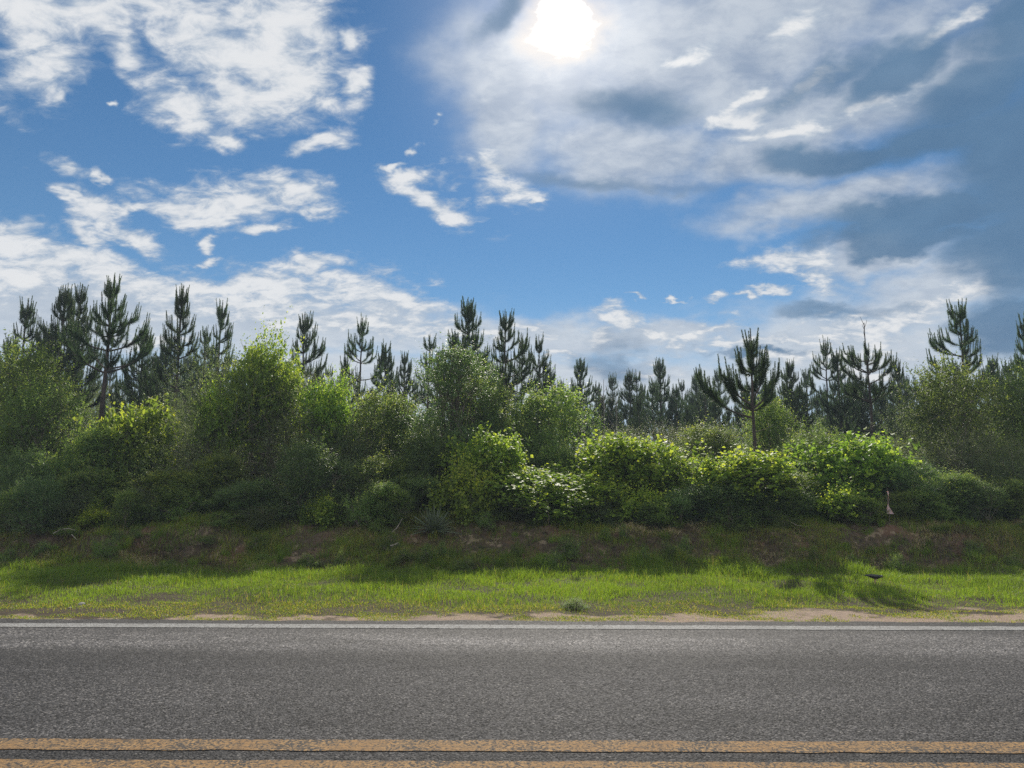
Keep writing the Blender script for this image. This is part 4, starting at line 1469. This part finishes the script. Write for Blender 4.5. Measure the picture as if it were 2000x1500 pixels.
# a thin bare sapling with a ribbon tied to it
ry = 14.25
p = at(1733, 958, ry)
z0 = gz(p.x, ry)
g_ = Geo()
hh = p.z - z0
pts = [(0, 0, -0.05), (0.012, 0.01, hh * 0.4), (-0.008, 0, hh * 0.75), (0.0, 0, hh + 0.05)]
g_.tube(pts, [0.009, 0.008, 0.006, 0.003], 7)
g_.tube([(0.0, 0, hh * 0.6), (0.05, 0.02, hh * 0.78), (0.07, 0.02, hh * 0.95)], [0.005, 0.004, 0.002], 5)
g_.tube([(-0.004, 0, hh * 0.72), (-0.05, -0.02, hh * 0.86)], [0.004, 0.002], 5)
sap = g_.obj('bare_sapling', M_TWIG, None, smooth=True)
sap.location = (p.x, ry, z0)
tag(sap, 'thin bare sapling stem at the thicket edge that carries the pink ribbon', 'sapling')
rib = Geo()
K = 16
vs = []
for k in range(K):
    u = k / (K - 1)
    z = -0.44 * u
    w = 0.016 + 0.008 * math.sin(u * 9) if u < 0.62 else 0.016 + 0.055 * (u - 0.62) / 0.38
    tw = 1.3 * math.sin(u * 5.0) if u < 0.62 else 1.3 * math.sin(3.1) * (1 - (u - .62) / .38)
    dx, dy = math.cos(tw) * w, math.sin(tw) * w
    cx = 0.012 * math.sin(u * 7) + 0.03 * max(0, u - 0.6)
    for sgn, th in ((-1, 0.0007), (1, 0.0007), (1, -0.0007), (-1, -0.0007)):
        vs.append((cx + sgn * dx - math.sin(tw) * th, sgn * dy + math.cos(tw) * th, z))
f = []
for k in range(K - 1):
    for j in range(4):
        f.append([k * 4 + j, k * 4 + (j + 1) % 4, k * 4 + 4 + (j + 1) % 4, k * 4 + 4 + j])
rib.add(vs, f)
rib.tube([(0.012 * math.cos(a), 0.012 * math.sin(a), 0.0) for a in np.linspace(0, 6.28, 12)], [0.005] * 12, 6)
ribbon = rib.obj('ribbon', foliage('pink_plastic', (0.50, 0.36, 0.44), (0.66, 0.52, 0.60), None, 0.35, 0.35, 0.5), None)
ribbon.location = (p.x + 0.0, ry - 0.012, z0 + hh - 0.02)
tag(ribbon, 'pale pink marker ribbon hanging with a flared end at the front of the shrubs', 'ribbon')


def make_rock(px, py, size, seed, label, col):
    r = np.random.RandomState(seed)
    import bmesh
    bm = bmesh.new()
    bmesh.ops.create_icosphere(bm, subdivisions=3, radius=size)
    for v in bm.verts:
        c = np.array(v.co)
        k = 1 + 0.28 * float(fbm(c[0] * 22 + seed, c[1] * 22 + c[2] * 15, seed, 3))
        v.co = v.co * k
        v.co.z *= 0.55
    me = bpy.data.meshes.new('rock')
    bm.to_mesh(me)
    bm.free()
    me.materials.append(plain('pale_rock', col, 0.9, 0.3))
    o = bpy.data.objects.new('rock', me)
    COL.objects.link(o)
    y = plane_y(px, py)
    q = at(px, py, y)
    o.location = (q.x, y, gz(q.x, y) + size * 0.25)
    tag(o, label, 'rock', 'pale rocks in the verge')


make_rock(160, 1176, 0.036, 3, 'larger pale rock lying in the yellowish grass at the left', (0.30, 0.28, 0.26))
make_rock(137, 1183, 0.022, 4, 'flat small rock just left of the larger pale rock', (0.22, 0.20, 0.17))


def stick(pts, y, rad, label, mat=M_DEADWOOD):
    P = []
    for px, py, dy in pts:
        q = at(px, py, y + dy)
        P.append(np.array([q.x, y + dy, max(q.z, gz(q.x, y + dy) + rad * 0.6)]))
    b = P[0].copy()
    b[2] = gz(b[0], b[1])
    P = [q - b for q in P]
    g = Geo()
    n = len(P)
    g.tube(P, np.linspace(rad, rad * 0.45, n), 7)
    o = g.obj('fallen_stick', mat, None, smooth=True)
    o.location = b
    tag(o, label, 'stick', 'fallen sticks on the bank')


stick([(766, 1040, 0), (776, 1030, 0.02), (782, 1020, 0.04), (786, 1012, 0.02)], 14.0, 0.011, 'pale stick leaning upward on the bank left of the yucca')
stick([(762, 1066, 0), (770, 1064, 0.03), (778, 1060, 0.06)], 13.0, 0.012, 'short pale stick lying on bare soil below the leaning stick')
stick([(104, 1042, 0), (118, 1034, 0.03), (134, 1032, 0.05), (148, 1036, 0.08)], 13.9, 0.009, 'curved pale twig arching over the bank at the left')
stick([(140, 1044, 0), (146, 1050, -0.05), (150, 1054, -0.08)], 13.7, 0.007, 'short twig beside the curved pale twig at the left')
stick([(1541, 1018, 0), (1556, 1026, -0.1), (1576, 1034, -0.2)], 14.3, 0.012, 'dull branch slanting down out of the dark bush at the bank edge')

# two leafless saplings reaching above the low gap
for px, py, y, lab in ((1179, 741, 26.0, 'leafless thin sapling standing up in the gap right of the small dense pine'), (1196, 765, 27.0, 'shorter leafless sapling just right of the other bare one in the gap')):
    q = at(px, py, y)
    z0 = gz(q.x, y)
    H = q.z - z0
    g = Geo()
    r = np.random.RandomState(px)
    zz = np.linspace(-0.1, H, 9)
    g.tube(np.stack([np.cumsum(r.normal(0, .02, 9)), np.cumsum(r.normal(0, .02, 9)), zz], 1), np.linspace(0.03, 0.008, 9), 6)
    t = Geo()
    for k in range(12):
        z = H * r.uniform(0.4, 0.93)
        a = r.uniform(0, 6.28)
        L = r.uniform(0.25, 0.6)
        g.tube([(0, 0, z), (math.cos(a) * L * .4, math.sin(a) * L * .4, z + L * .5), (math.cos(a) * L * .55, math.sin(a) * L * .55, z + L)], [0.010, 0.007, 0.004], 4)
    o = g.obj('bare_sapling', M_DEADWOOD, None, smooth=True)
    o.location = (q.x, y, z0)
    tag(o, lab, 'sapling', 'leafless saplings in the gap')

# ---------------------------------------------------------------- the air
def box_mesh(name, lo, hi, mat):
    v = np.array([[x, y, z] for x in (lo[0], hi[0]) for y in (lo[1], hi[1]) for z in (lo[2], hi[2])])
    f = np.array([[0, 1, 3, 2], [4, 6, 7, 5], [0, 4, 5, 1], [2, 3, 7, 6], [0, 2, 6, 4], [1, 5, 7, 3]])
    return mesh_np(name, v, [f], mat)


hm = bpy.data.materials.new('haze')
hm.use_nodes = True
hn = NT(hm.node_tree)
pv = hn.n('ShaderNodeVolumePrincipled')
pv.inputs['Color'].default_value = (0.50, 0.60, 0.72, 1)
pv.inputs['Density'].default_value = 0.0018
pv.inputs['Anisotropy'].default_value = 0.0
ho = hn.n('ShaderNodeOutputMaterial')
hn.t.links.new(pv.outputs[0], ho.inputs['Volume'])
haze = box_mesh('haze', (-1210, -310, -1.2), (1210, 1510, 14.0), hm)
tag(haze, kind='stuff')
